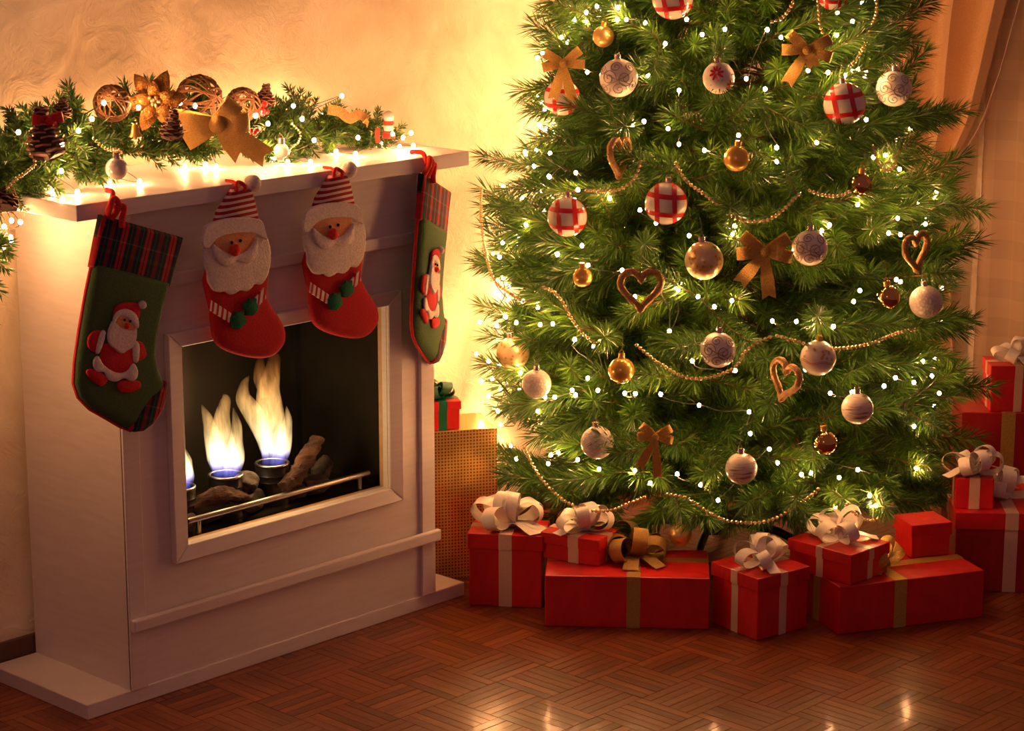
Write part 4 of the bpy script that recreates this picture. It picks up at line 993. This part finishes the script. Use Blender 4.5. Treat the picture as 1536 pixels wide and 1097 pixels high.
# hearts wound with gold tinsel
def heart(px, py, hpx, turn, lean, label, mat='gold_tinsel'):
    p = tree_hit(px, py, 0.085); S = hpx * (p - CAM).dot(FW) / FPX / 30.0
    t = thing('heart_ornament', label, 'heart ornament', p, (0, lean, outward(p) + PI / 2 + turn), 'tinsel hearts')
    r_ = random.Random(px); n = 64; pts = []
    for i in range(n):
        a = 2 * PI * i / n; pts.append((S * 0.93 * 16 * math.sin(a) ** 3, 0, S * (13 * math.cos(a) - 5 * math.cos(2 * a) - 2 * math.cos(3 * a) - math.cos(4 * a) + 2.5)))
    mb = MB(); mb.tube(pts, S * 2.6, 12, closed=True)
    for i, v in enumerate(mb.v):
        c_ = Vector(pts[i // 12]); mb.v[i] = tuple(c_ + (Vector(v) - c_) * r_.uniform(0.84, 1.16))
    mb.build('heart_ring', mat, t)
    mb = MB(); mb.tube(spline([(0, 0, S * 8), (0.003, 0.003, S * 16), (0, 0.012, S * 28)], 5), 0.0006, 4); mb.build('thread', 'gold_mirror', t)
heart(961, 437, 62, 0.15, 0.0, 'tinsel heart facing forward left of the tree centre')
heart(929, 238, 58, 1.05, 0.05, 'tinsel heart seen almost edge on below the swirl bauble')
heart(1177, 573, 60, -0.85, 0.22, 'tinsel heart turned aside below the right half of the bead chain')
heart(1374, 380, 56, 0.95, -0.1, 'tinsel heart in shade at the right edge above the frosted ball')

# gold ribbon bows on the tree
def bow_thing(p, rotz, lean, W, label, cat_group, mat='gold_glitter_ribbon', tails=((-0.55, 1.0), (0.2, 1.0)), loops=((-1, 0.62), (1, 0.55), (-1, -0.10), (1, -0.18)), w=None, name='ribbon_bow'):
    """W is half the span; front towards local -y"""
    t = thing(name, label, 'ribbon bow', p, (0, lean, rotz), cat_group); w = w or W * 0.44
    MB().sphere((0, -0.006, 0), W * 0.20, 14, 10, sq=(1, 0.7, 1.05)).build('knot', mat, t)
    for lp_ in loops:
        sd, up = lp_[:2]; W_ = W * (lp_[2] if len(lp_) > 2 else 1.0)
        d = Vector((sd * math.cos(up), 0, math.sin(up))); nrm = Vector((0, -1, 0)); pts = []
        for i in range(21):
            q = i / 20; pts.append(d * (W_ * (1 - math.cos(2 * PI * q)) / 2) + nrm * (W_ * 0.26 * math.sin(2 * PI * q) * (0.3 + 0.7 * math.sin(PI * q)) - 0.002))
        wd = [Vector((-d.z * sd, 0, d.x * sd))] * 21
        ww = [w * (0.55 + 0.45 * math.sin(PI * i / 20)) for i in range(21)]
        MB().strip(pts, wd, ww, 0.0009).build('loop', mat, t)
    for (dx, ln) in tails:
        d = Vector((dx, 0, -1)).normalized(); L = W * 1.45 * ln
        vs = []; fs = []; pr = Vector((d.z, 0, -d.x)) * -1; n = 8
        for s_ in (0, 1):
            for i in range(n + 1):
                q = i / n; c_ = d * (L * q) + Vector((0, -0.004 - 0.006 * math.sin(q * 5) - s_ * 0.0009, 0)); ww = w * (0.28 + 0.28 * min(1, q * 1.6))
                cut = d * (w * 0.30) if i == n else Vector((0, 0, 0))
                vs += [c_ - pr * ww + cut, c_, c_ + pr * ww + cut]
        o_ = 3 * (n + 1)
        for i in range(n):
            for b in (0, 1):
                a = 3 * i + b; fs.append((a, a + 1, a + 4, a + 3)); fs.append((o_ + a + 3, o_ + a + 4, o_ + a + 1, o_ + a))
            fs.append((3 * i, 3 * i + 3, o_ + 3 * i + 3, o_ + 3 * i)); fs.append((3 * i + 2, o_ + 3 * i + 2, o_ + 3 * i + 5, 3 * i + 5))
        MB().put(vs, fs, 0, True).build('tail', mat, t)
    return t
for (px, py, hw, lean, tl, lab) in ((845, 95, 32, -0.12, ((-0.42, 1.15), (0.12, 1.25)), 'gold glitter bow hanging at the upper left of the tree'),
                                (1211, 75, 38, 0.1, ((-0.45, 1.0), (0.55, 0.45)), 'gold glitter bow at the upper right of the tree'),
                                (1147, 378, 42, 0.0, ((-0.75, 0.95), (0.12, 1.1)), 'gold glitter bow in the middle beside the swirl bauble'),
                                (983, 655, 27, 0.05, ((-0.42, 1.35), (0.12, 1.6)), 'gold glitter bow lowest on the tree')):
    p = tree_hit(px, py, 0.10 if px == 845 else 0.07); bow_thing(p, outward(p) + PI / 2, lean, hw * (p - CAM).dot(FW) / FPX, lab, 'gold bows on the tree', tails=tl)

# bead chains
ico = bmesh.new(); bmesh.ops.create_icosphere(ico, subdivisions=1, radius=1.0)
ICO_V = [v.co.copy() for v in ico.verts]; ico.verts.index_update(); ICO_F = [tuple(v.index for v in f.verts) for f in ico.faces]; ico.free()
def chain_from(pts, label, group, r=0.0048, gap=0.0101, name='bead_chain', mat='bead_gold'):
    P = spline(pts, 10); base = P[len(P) // 2].copy(); P = [p - base for p in P]
    t = thing(name, label, 'bead chain', base, group=group)
    mb = MB(); acc = 0.0; mb.put([v * r + P[0] for v in ICO_V], ICO_F, 0, True)
    for a, b in zip(P, P[1:]):
        L = (b - a).length; q = gap - acc
        while q <= L:
            c_ = a.lerp(b, q / L); mb.put([v * r + c_ for v in ICO_V], ICO_F, 0, True); q += gap
        acc = L - (q - gap)
    o = mb.build('beads', mat, t, sharp=False); o['kind'] = 'stuff'
    MB().tube(P[::2] if len(P) > 12 else P, 0.0009, 4).build('thread', mat, t)
CH = [
 ([(722, 283), (722, 330), (727, 370), (735, 405), (746, 426), (766, 441), (786, 453)], 'gold bead chain hanging against the wall at the far left of the tree'),
 ([(813, 431), (830, 437), (845, 455), (856, 476), (874, 500), (894, 516)], 'gold bead chain slanting down left of the large heart'),
 ([(880, 286), (908, 287), (932, 283), (953, 265), (962, 240)], 'short gold bead chain beside the edge-on heart'),
 ([(1014, 245), (1030, 272), (1060, 294), (1076, 307), (1093, 321), (1115, 331), (1137, 332), (1156, 328), (1172, 317), (1189, 301), (1202, 288)], 'long gold bead chain swagged above the central bow'),
 ([(1214, 286), (1235, 293), (1251, 294), (1266, 292), (1276, 286)], 'short gold bead chain running up to the small bronze bauble'),
 ([(955, 518), (975, 535), (1000, 552), (1028, 566), (1062, 567), (1095, 556), (1108, 545), (1116, 530), (1136, 514), (1160, 504)], 'gold bead chain swagged under the middle swirl bauble'),
 ([(1166, 504), (1195, 512), (1230, 522), (1270, 522), (1310, 514), (1345, 500), (1375, 494)], 'gold bead chain passing in front of the gold-capped bauble'),
 ([(787, 672), (800, 700), (820, 728), (845, 750), (870, 762), (895, 767), (920, 765), (945, 755), (970, 745)], 'gold bead chain swagged low above the two left gift boxes'),
 ([(1000, 742), (1030, 748), (1060, 767), (1085, 780), (1110, 784), (1140, 784), (1165, 777), (1190, 762), (1215, 745), (1230, 732)], 'gold bead chain swagged low above the cube-like gift box'),
 ([(1270, 757), (1284, 772), (1300, 780), (1316, 779), (1330, 767), (1339, 756)], 'small gold bead loop hanging above the right gift boxes'),
 ([(1226, -6), (1228, 10), (1229, 26), (1231, 41), (1236, 54)], 'short gold bead chain dropping to the upper right bow'),
 ([(1316, -8), (1315, 8), (1314, 21), (1307, 41), (1301, 59), (1293, 75), (1284, 90), (1272, 101)], 'gold bead chain dropping from the top edge to the large banded bauble'),
 ([(1190, -4), (1188, 6), (1181, 18), (1171, 28), (1155, 33)], 'short gold bead chain curving left at the top edge'),
 ([(1310, 220), (1315, 240), (1324, 254), (1333, 256), (1342, 247), (1347, 230), (1350, 217)], 'small gold bead loop hanging near the tied curtain'),
]
for pts, lab in CH: chain_from([tree_hit(px, py, 0.066) for px, py in pts], lab, 'gold bead chains on the tree')

# ------------------------------------------------------------------ fairy lights on the tree
def zpts(o, s_, pts): return [(o[0] + x / s_, o[1] + y / s_) for x, y in pts]
LP = zpts((780, 0), 4.042, [(466, 38), (330, 118), (402, 75), (590, 118), (760, 138), (1010, 118), (288, 255), (136, 322), (105, 350), (1242, 178), (1105, 210), (880, 265), (775, 457), (408, 438), (965, 548), (1372, 478), (1487, 540), (752, 735), (682, 767), (605, 790), (898, 780), (963, 875), (1118, 912), (100, 910), (30, 920), (182, 930), (175, 1070), (338, 1048), (85, 1008), (1325, 820), (165, 650), (1500, 180), (645, 118), (595, 45)])
LP += zpts((1140, 0), 3.879, [(450, 75), (538, 125), (445, 205), (122, 218), (595, 18), (183, 428), (280, 410), (397, 422), (495, 440), (540, 415), (570, 402), (615, 412), (608, 440), (30, 518), (330, 830), (97, 860), (98, 940), (618, 697), (812, 985), (660, 915), (730, 903), (40, 172)])
LP += zpts((670, 180), 3.656, [(563, 313), (708, 290), (720, 383), (893, 430), (1060, 495), (1148, 565), (1330, 635), (307, 675), (390, 635), (290, 752), (435, 575), (607, 737), (742, 690), (775, 798), (962, 825), (1033, 970), (1172, 888), (1270, 933), (1378, 970), (1468, 1025), (418, 995), (500, 1028), (320, 1080)])
LP += zpts((1060, 220), 3.657, [(155, 435), (145, 483), (828, 318), (1262, 245), (1255, 280), (1048, 393), (1200, 425), (673, 430), (633, 460), (998, 475), (1063, 483), (440, 578), (1150, 475), (840, 790), (806, 850), (138, 845), (492, 960), (583, 965), (695, 988), (360, 957), (1040, 730), (1063, 742)])
LP += zpts((660, 440), 3.429, [(337, 122), (293, 167), (392, 152), (515, 162), (580, 158), (693, 238), (825, 243), (790, 273), (250, 350), (187, 312), (306, 370), (415, 410), (1297, 348), (760, 437), (680, 500), (697, 523), (812, 500), (590, 535), (540, 535), (505, 607), (950, 515), (1005, 517), (298, 605), (608, 820), (557, 877), (708, 857), (570, 832), (818, 905), (1002, 913), (1082, 977), (1430, 1065), (1340, 985), (1220, 930), (268, 440), (250, 530), (1135, 520), (1180, 195)])
LP += zpts((1030, 460), 3.226, [(235, 310), (575, 305), (1010, 345), (955, 385), (1100, 367), (1222, 420), (695, 420), (800, 415), (1143, 265), (1187, 335), (308, 615), (400, 690), (440, 757), (302, 510), (555, 813), (600, 805), (738, 828), (1110, 783), (885, 915), (890, 960), (913, 963), (722, 975), (828, 790), (1100, 580), (60, 478)])
sl = thing('string_lights', 'warm white fairy lights on dark green wire wound through the tree', 'string lights')
mb = MB(); mb.sphere((0, 0, 0), 0.0042, 12, 8, sq=(1, 1, 1.15)); bulb_me = mb.mesh('bulb', 'fairy_tree')
pos = []
rb = random.Random(77)
for (px, py) in LP: pos.append(tree_hit(px, py, rb.uniform(-0.01, 0.035)))
zb = 0.25
while zb < 1.95:   # the string goes on round the sides and back of the tree
    for k in range(8 if zb < 1.5 else 5):
        a = math.radians(-62 + 215 * (k + rb.uniform(-.3, .3) + 0.5) / (8 if zb < 1.5 else 5)); r_ = prof(zb) * rb.uniform(0.90, 1.02)
        p = Vector((TX + r_ * math.cos(a), TY + r_ * math.sin(a), zb + rb.uniform(-.05, .05)))
        if p.y > 0.31: p.y = 0.31
        pos.append(p)
    zb += 0.13
for k in range(96):   # extra bulbs added behind the tree to brighten the wall
    zb = 0.22 + 1.55 * (k + 0.5) / 96; a = math.radians(rb.uniform(62, 138)); r_ = prof(zb) * rb.uniform(0.96, 1.06)
    pos.append(Vector((TX + r_ * math.cos(a), min(0.315, TY + r_ * math.sin(a)), zb)))
for k in range(44):   # more bulbs added at the right rear to brighten the curtain
    zb = 0.25 + 1.5 * (k + 0.5) / 44; a = math.radians(rb.uniform(-40, 55)); r_ = prof(zb) * rb.uniform(0.96, 1.06)
    pos.append(Vector((TX + r_ * math.cos(a), TY + r_ * math.sin(a), zb)))
# wire order: rising rows, back and forth
rows = {}
for p in pos: rows.setdefault(int(p.z / 0.13), []).append(p)
order = []
for i, kz in enumerate(sorted(rows)): order += sorted(rows[kz], key=lambda p: p.dot(RT) * (1 if i % 2 == 0 else -1))
mb = MB(); wr = []
for a, b in zip(order, order[1:]):
    L = (b - a).length; m = (a + b) / 2; ctr = Vector((TX, TY, m.z)); dc = ctr - m
    ia = a + (Vector((TX, TY, a.z)) - a).normalized() * 0.008
    wr.append(ia); wr.append(m + dc.normalized() * min(dc.length * 0.8, 0.045 if L < 0.3 else 0.30) + Vector((0, 0, -0.018)))
wr.append(order[-1] + Vector((0, 0, 0.004)))
mb.tube(spline(wr, 4), 0.0013, 5)
mb.build('wire', 'wire_green', sl)
for p in order: link('bulb', bulb_me, sl, p)

# ------------------------------------------------------------------ mantel garland
gar = thing('pine_garland', 'green pine garland lying along the mantel and drooping over its left end', 'garland', (0, 0, 0))
spine = spline([(-0.150, 0.22, 0.66), (-0.135, 0.23, 0.73), (-0.105, 0.24, 0.80), (-0.065, 0.23, 0.87), (-0.052, 0.21, 0.94), (-0.040, 0.195, 1.01), (0.0, 0.18, 1.07), (0.08, 0.18, 1.085), (0.25, 0.20, 1.085), (0.45, 0.21, 1.08), (0.65, 0.22, 1.07), (0.85, 0.225, 1.055), (1.0, 0.23, 1.045)], 8)  # lowest unseen stretch added to carry the side bulbs and shade the wall
MB().tube(spine, 0.005, 6).build('stem', 'wire_green', gar)
def twig_mesh(L, seed):
    g = np.random.default_rng(seed); V = []; F = []; st = []
    p = [Vector((L * q, 0.06 * L * math.sin(q * 3 + seed), 0.10 * L * q * q)) for q in (0, 0.25, 0.5, 0.75, 1)]
    st.append((p, 0.0018)); needle_run(V, F, None, p, 2000, 0.021, 0.0030, g, 30, 68)
    for k in range(5):
        q = 0.2 + 0.14 * k; b = Vector((L * q, 0, 0.1 * L * q * q)); a = (1 if k % 2 else -1) * math.radians(g.uniform(35, 55)); e = math.radians(g.uniform(-20, 40)); l2 = L * 0.48
        d = Vector((math.cos(a) * math.cos(e), math.sin(a) * math.cos(e), math.sin(e))); p2 = [b + d * (l2 * w_) for w_ in (0, 0.5, 1)]
        st.append((p2, 0.0014)); needle_run(V, F, None, p2, 2000, 0.020, 0.0030, g, 30, 68)
    return spray_mesh('twig', V, F, st, ('garland_needle', 'bark'))
TW = [twig_mesh(0.085 + 0.012 * (k % 3), 50 + k) for k in range(6)]
rg = random.Random(9)
for i in range(136):
    q = i / 135; k = q * (len(spine) - 1); p = spine[min(int(k), len(spine) - 1)]
    x = p.x
    if p.z < 1.03: d = Vector((rg.uniform(-1, -0.15), rg.uniform(-0.8, 0.6), rg.uniform(-1.0, 0.3)))
    else:
        h_ = 1.0 if x < 0.75 else (0.75 if x < 0.9 else 0.6)
        m_ = i % 4
        if m_ == 0: d = Vector((rg.uniform(-.7, .7), rg.uniform(-.5, .3), rg.uniform(0.6, 1.0) * h_))
        elif m_ == 1: d = Vector((rg.uniform(-.9, .9), rg.uniform(-1.0, -0.4), rg.uniform(0.1, 0.6) * h_))
        elif m_ == 2: d = Vector((rg.uniform(-1, 1), rg.uniform(-0.9, -0.5), rg.uniform(-0.12, 0.2)))
        else: d = Vector((rg.uniform(-1, 1), rg.uniform(-.2, .45), rg.uniform(0.2, 0.7) * h_))
    d.normalize(); o = link('twig', rg.choice(TW), gar, p)
    o.rotation_euler = (Matrix.Rotation(math.atan2(d.y, d.x), 3, 'Z') @ Matrix.Rotation(-math.asin(d.z), 3, 'Y') @ Matrix.Rotation(rg.uniform(0, 6), 3, 'X')).to_euler()
    s_ = rg.uniform(0.85, 1.25) * (0.85 if x > 0.85 else 1.0); o.scale = (s_, s_, s_)
GROUP = 'decorations on the mantel garland'
def cone_ornament(p, H, R, tilt, rz, mat, label):
    t = thing('pine_cone', label, 'pine cone', p, (tilt, 0, rz), GROUP)
    MB().lathe([(0, 0), (R * 0.5, H * 0.15), (R * 0.55, H * 0.4), (R * 0.3, H * 0.8), (0, H * 0.95)], 12).build('core', 'cone_dark', t)
    mb = MB(); n = 52
    for i in range(n):
        q = i / n; z = H * (0.04 + 0.92 * q); a = i * 2.39996; rr = R * (0.55 + 0.45 * math.sin(PI * min(1, q * 1.25 + 0.12))) * (1 - 0.55 * q); wd = R * 0.46 * (1 - 0.45 * q)
        o_ = Vector((math.cos(a), math.sin(a), 0)); sd = Vector((-math.sin(a), math.cos(a), 0)); up = Vector((0, 0, 1))
        c_ = up * z; b0 = c_ + o_ * rr * 0.25; tip = c_ + o_ * rr + up * H * 0.085
        vs = [b0 - sd * wd * 0.4, b0 + sd * wd * 0.4, tip + sd * wd * 0.8 - o_ * rr * 0.15, tip + up * 0.002, tip - sd * wd * 0.8 - o_ * rr * 0.15]
        vs += [v - up * H * 0.035 for v in vs]
        mb.put(vs, [(0, 1, 2, 3, 4), (9, 8, 7, 6, 5), (1, 6, 7, 2), (4, 9, 5, 0)]); mb.put(vs, [(2, 7, 8, 3), (3, 8, 9, 4)], 1)
    o = mb.build('scales', [mat, 'cone_tip' if mat == 'cone_scale' else 'cone_scale'], t); o['kind'] = 'stuff'
    return t
def mp(px, py, y): return on_y(px, py, y)
c0 = cone_ornament(mp(72, 242, 0.035), 0.100, 0.046, -0.12, 0.3, 'cone_scale', 'large pine cone with a red bow at the left of the garland')
bow_thing(mp(72, 180, 0.03), 0.3 - 0.6, 0.0, 0.030, 'small red felt bow tied on the large pine cone', GROUP, mat='berry_red', tails=((-0.6, 0.4), (0.5, 0.4)), loops=((-1, 0.1), (1, 0.15)), w=0.020)
cone_ornament(mp(256, 212, 0.055), 0.062, 0.030, 0.15, 1.0, 'cone_dark', 'small dark pine cone beside the big gold bow')
cone_ornament(mp(4, 318, 0.08), 0.060, 0.032, 0.6, 2.0, 'cone_dark', 'dark pine cone at the left edge where the garland droops')
cone_ornament(mp(396, 162, 0.16), 0.050, 0.028, 0.3, 2.0, 'cone_dark', 'dark pine cone behind the red berries')
cone_ornament(mp(92, 178, 0.10), 0.040, 0.024, 0.2, 0.2, 'cone_dark', 'small brown cone peeking up behind the red bow')
def wicker_ball(p, R, label, seed):
    r_ = random.Random(seed); mb = MB()
    for k in range(24):
        nrm = Vector((r_.gauss(0, 1), r_.gauss(0, 1), r_.gauss(0, 1))).normalized(); a = nrm.orthogonal().normalized(); b = nrm.cross(a); off = r_.uniform(-.35, .35)
        rr = R * math.sqrt(1 - off * off) * r_.uniform(0.97, 1.02)
        mb.tube([a * rr * math.cos(q) + b * rr * math.sin(q) + nrm * off * R for q in [2 * PI * i / 30 for i in range(30)]], 0.0017, 5, closed=True)
    tag(mb.build('wicker_ball', 'wicker', None, p), label, 'wicker ball', GROUP)
wicker_ball(mp(168, 155, 0.14), 0.036, 'brown wicker ball above a bright light at the left of the garland', 1)
wicker_ball(mp(299, 146, 0.16), 0.046, 'largest wicker ball on the garland, behind the gold bow', 2)
wicker_ball(mp(364, 157, 0.17), 0.036, 'wicker ball between the gold bow and the red berries', 3)
def poinsettia(p, R, label):
    t = thing('poinsettia', label, 'flower', p, (0, 0, outward(p) + PI / 2), GROUP)
    for (n, rr, yy, ph) in ((6, R, 0.0, 0.1), (5, R * 0.68, -0.010, 0.4)):
        for k in range(n):
            a = 2 * PI * k / n + ph; d = Vector((math.cos(a), 0, math.sin(a))); w_ = Vector((-math.sin(a), 0, math.cos(a))); vs = []; m = 8
            for i in range(m + 1):
                q = i / m; c_ = d * rr * q + Vector((0, yy - 0.020 * math.sin(PI * q * 0.8), 0)); ww = rr * 0.26 * math.sin(PI * min(1, q * 0.92 + 0.08)) ** 0.8
                vs += [c_ - w_ * ww, c_ + Vector((0, 0.004, 0)), c_ + w_ * ww]
            fs = []
            for i in range(m):
                for b in (0, 1): fs.append((3 * i + b, 3 * i + b + 1, 3 * i + b + 4, 3 * i + b + 3))
            o = MB().put(vs, fs, 0, True).build('petal', 'copper_gold', t); o.modifiers.new('thick', 'SOLIDIFY').thickness = 0.001
    mb = MB(); r_ = random.Random(3)
    for k in range(9): mb.sphere((r_.uniform(-.01, .01), -0.024, r_.uniform(-.01, .01)), 0.0045, 8, 6)
    mb.build('flower_centre', 'bead_gold', t)
poinsettia(mp(232, 150, 0.13), 0.066, 'gold glitter poinsettia flower standing up from the garland')
pb = mp(326, 186, 0.06)
bow_thing(pb, outward(pb) + PI / 2, 0.0, 0.092, 'big gold mesh bow with long tails on the mantel', GROUP, mat='gold_mesh_ribbon', tails=((0.75, 0.55), (1.4, 0.85)), loops=((-1, 0.14, 1.0), (-1, -0.50, 0.80), (1, 0.85, 0.62), (1, 0.05, 0.70), (1, -0.42, 0.55)), w=0.038)
t = thing('bell', 'tiny gold bell hanging in the garland left of the dark cone', 'bell', mp(203, 195, 0.04), group=GROUP)
MB().lathe([(0.0, 0.012), (0.004, 0.012), (0.007, 0.008), (0.009, -0.004), (0.0135, -0.013), (0.012, -0.013), (0.008, -0.004)], 18).build('bell_cup', 'gold_mirror', t)
MB().sphere((0, 0, -0.015), 0.0038, 8, 6).build('clapper', 'gold_mirror', t)
mb = MB(); mb.tube(spline([(0, 0, 0.012), (0.004, 0, 0.018), (0.0, 0.004, 0.024)], 4), 0.001, 5); mb.build('bell_loop', 'gold_mirror', t)
def berries(p, n, r, label, seed):
    t = thing('berry_sprig', label, 'berries', p, group=GROUP); r_ = random.Random(seed)
    mb = MB(); mb.tube([(0, 0.01, -0.02), (0, 0.004, 0.0), (0, 0, 0.012)], 0.0012, 5); mb.build('stem', 'bark', t)
    for k in range(n): MB().sphere((r_.uniform(-.010, .010), r_.uniform(-.010, .004), r_.uniform(-.014, .016)), r, 10, 8).build('berry', 'berry_red', t)
berries(mp(393, 164, 0.09), 7, 0.0062, 'cluster of red berries right of the gold bow', 4)
berries(mp(381, 206, 0.05), 4, 0.0056, 'few red berries low beside the bow tail', 5)
bauble('silver', mp(175, 253, 0.005), 0.0215, 'silver bauble lying on the mantel at the front of the garland', GROUP, hang=0)
bauble('silver', mp(422, 226, 0.07), 0.016, 'small silver bauble on the mantel below the garland middle', GROUP, hang=0)
# little felt figure and ribbons at the right end
t = thing('felt_figure', 'tiny red and white felt figure with grey cap near the right garland end', 'figure', mp(583, 207, 0.12), group=GROUP)
MB().lathe([(0, 0), (0.014, 0.0), (0.015, 0.006), (0.010, 0.016)], 16).build('skirt', 'felt_trim', t)
MB().lathe([(0.010, 0.016), (0.011, 0.022), (0.010, 0.028)], 16).build('white_collar', 'felt_white', t)
MB().lathe([(0.010, 0.028), (0.012, 0.033), (0.010, 0.038)], 16).build('scarf', 'felt_trim', t)
MB().sphere((0, 0, 0.047), 0.013, 14, 10).build('cap', 'silver_bauble', t)
mb = MB(); mb.strip(spline([mp(567, 192, 0.09), mp(566, 204, 0.085), mp(568, 215, 0.08)], 5), (0.7, -0.7, 0), 0.010, 0.001)
tag(mb.build('felt_strip', 'felt_trim'), 'short red ribbon end hanging beside the tiny figure', 'ribbon', GROUP)
mb = MB(); mb.strip(spline([mp(492, 164, 0.13), mp(510, 168, 0.11), mp(524, 178, 0.10), mp(538, 172, 0.10), mp(548, 178, 0.10), mp(552, 187, 0.09)], 6), (0, 0.25, 1), 0.022, 0.0012)
tag(mb.build('ribbon_curl', 'gold_tinsel'), 'curled gold brown ribbon on the right half of the garland', 'ribbon', GROUP)
chain_from([mp(140, 208, 0.05), mp(152, 219, 0.045), mp(164, 225, 0.045), mp(176, 224, 0.05), mp(184, 230, 0.05)], 'gold bead chain on the garland above the silver bauble', GROUP, 0.0036, 0.0078)
chain_from([mp(438, 186, 0.09), mp(450, 200, 0.085), mp(447, 214, 0.08), mp(436, 222, 0.075), mp(432, 233, 0.06)], 'pale bead chain looping below the garland middle', GROUP, 0.003, 0.0066)
chain_from([mp(42, 205, 0.05), mp(44, 225, 0.045), mp(52, 245, 0.04), mp(40, 258, 0.03), mp(22, 270, 0.03), mp(8, 285, 0.03)], 'gold bead chain looped around the large pine cone', GROUP, 0.0036, 0.0078)

# fairy lights along the mantel
ML = zpts((0, 80), 2.8875, [(80, 342), (340, 335), (270, 395), (450, 215), (398, 285), (600, 235), (845, 228), (780, 215), (1045, 268), (1040, 378), (265, 510), (1110, 270), (1145, 410), (48, 812), (50, 725)])
ML += zpts((350, 80), 2.8875, [(95, 270), (150, 305), (145, 412), (260, 228), (298, 285), (350, 377), (470, 185), (690, 350), (735, 365), (770, 345), (540, 365)])
ML += [(6, 340), (16, 356)]
MF = zpts((0, 80), 2.8875, [(225, 588), (270, 632), (335, 600), (475, 560), (605, 555), (800, 490), (890, 480), (935, 490)]) + zpts((350, 80), 2.8875, [(640, 392), (720, 405), (780, 400), (175, 455), (445, 425), (530, 435), (235, 470), (335, 470)])
sm = thing('string_lights', 'warm white fairy lights threaded through the mantel garland', 'string lights')
bm2 = MB().sphere((0, 0, 0), 0.0042, 12, 8, sq=(1, 1, 1.15)).mesh('bulb', 'fairy_mantel')
mpos = []
for (px, py) in ML:
    p = mp(px, py, rb.uniform(0.04, 0.10))
    if py > 310: p = on_x(px, py, -0.010) if px < 30 else p
    mpos.append(p)
for (px, py) in MF:
    d = ray(px, py); p = CAM + d * ((MZ1 + 0.0065 - CAM.z) / d.z); mpos.append(p)
# lights on the wall side of the garland, seen by the glow they throw on the plaster
for x in (0.03, 0.11, 0.19, 0.27, 0.35, 0.43, 0.51, 0.59, 0.67, 0.75, 0.83, 0.91): mpos.append(Vector((x, 0.290 + rb.uniform(-.01, .02), 1.075 + rb.uniform(0, 0.05))))
for p in ((-0.006, 0.20, 0.925), (-0.012, 0.13, 0.985), (-0.18, 0.04, 0.96), (-0.19, 0.02, 0.89), (-0.18, 0.05, 0.82), (-0.19, 0.03, 0.75), (-0.18, 0.06, 0.69), (-0.20, 0.08, 0.86), (-0.20, 0.08, 0.72)): mpos.append(Vector(p))  # extra bulbs added at the left to brighten the fireplace side panel
mpos.sort(key=lambda p: p.x - 0.2 * p.z)
mb = MB(); wr = []
for a, b in zip(mpos, mpos[1:]):
    L = (b - a).length; m = (a + b) / 2 + Vector((0, 0.05, -0.02))
    if L > 0.13: m.y = max(m.y, 0.22)
    if m.x > -0.01: m.z = max(m.z, MZ1 + 0.003)
    wr += [a, m]
wr.append(mpos[-1]); mb.tube(spline(wr, 4), 0.0007, 5)
mb.build('wire', 'wire_green', sm)
for p in mpos: link('bulb', bm2, sm, p)
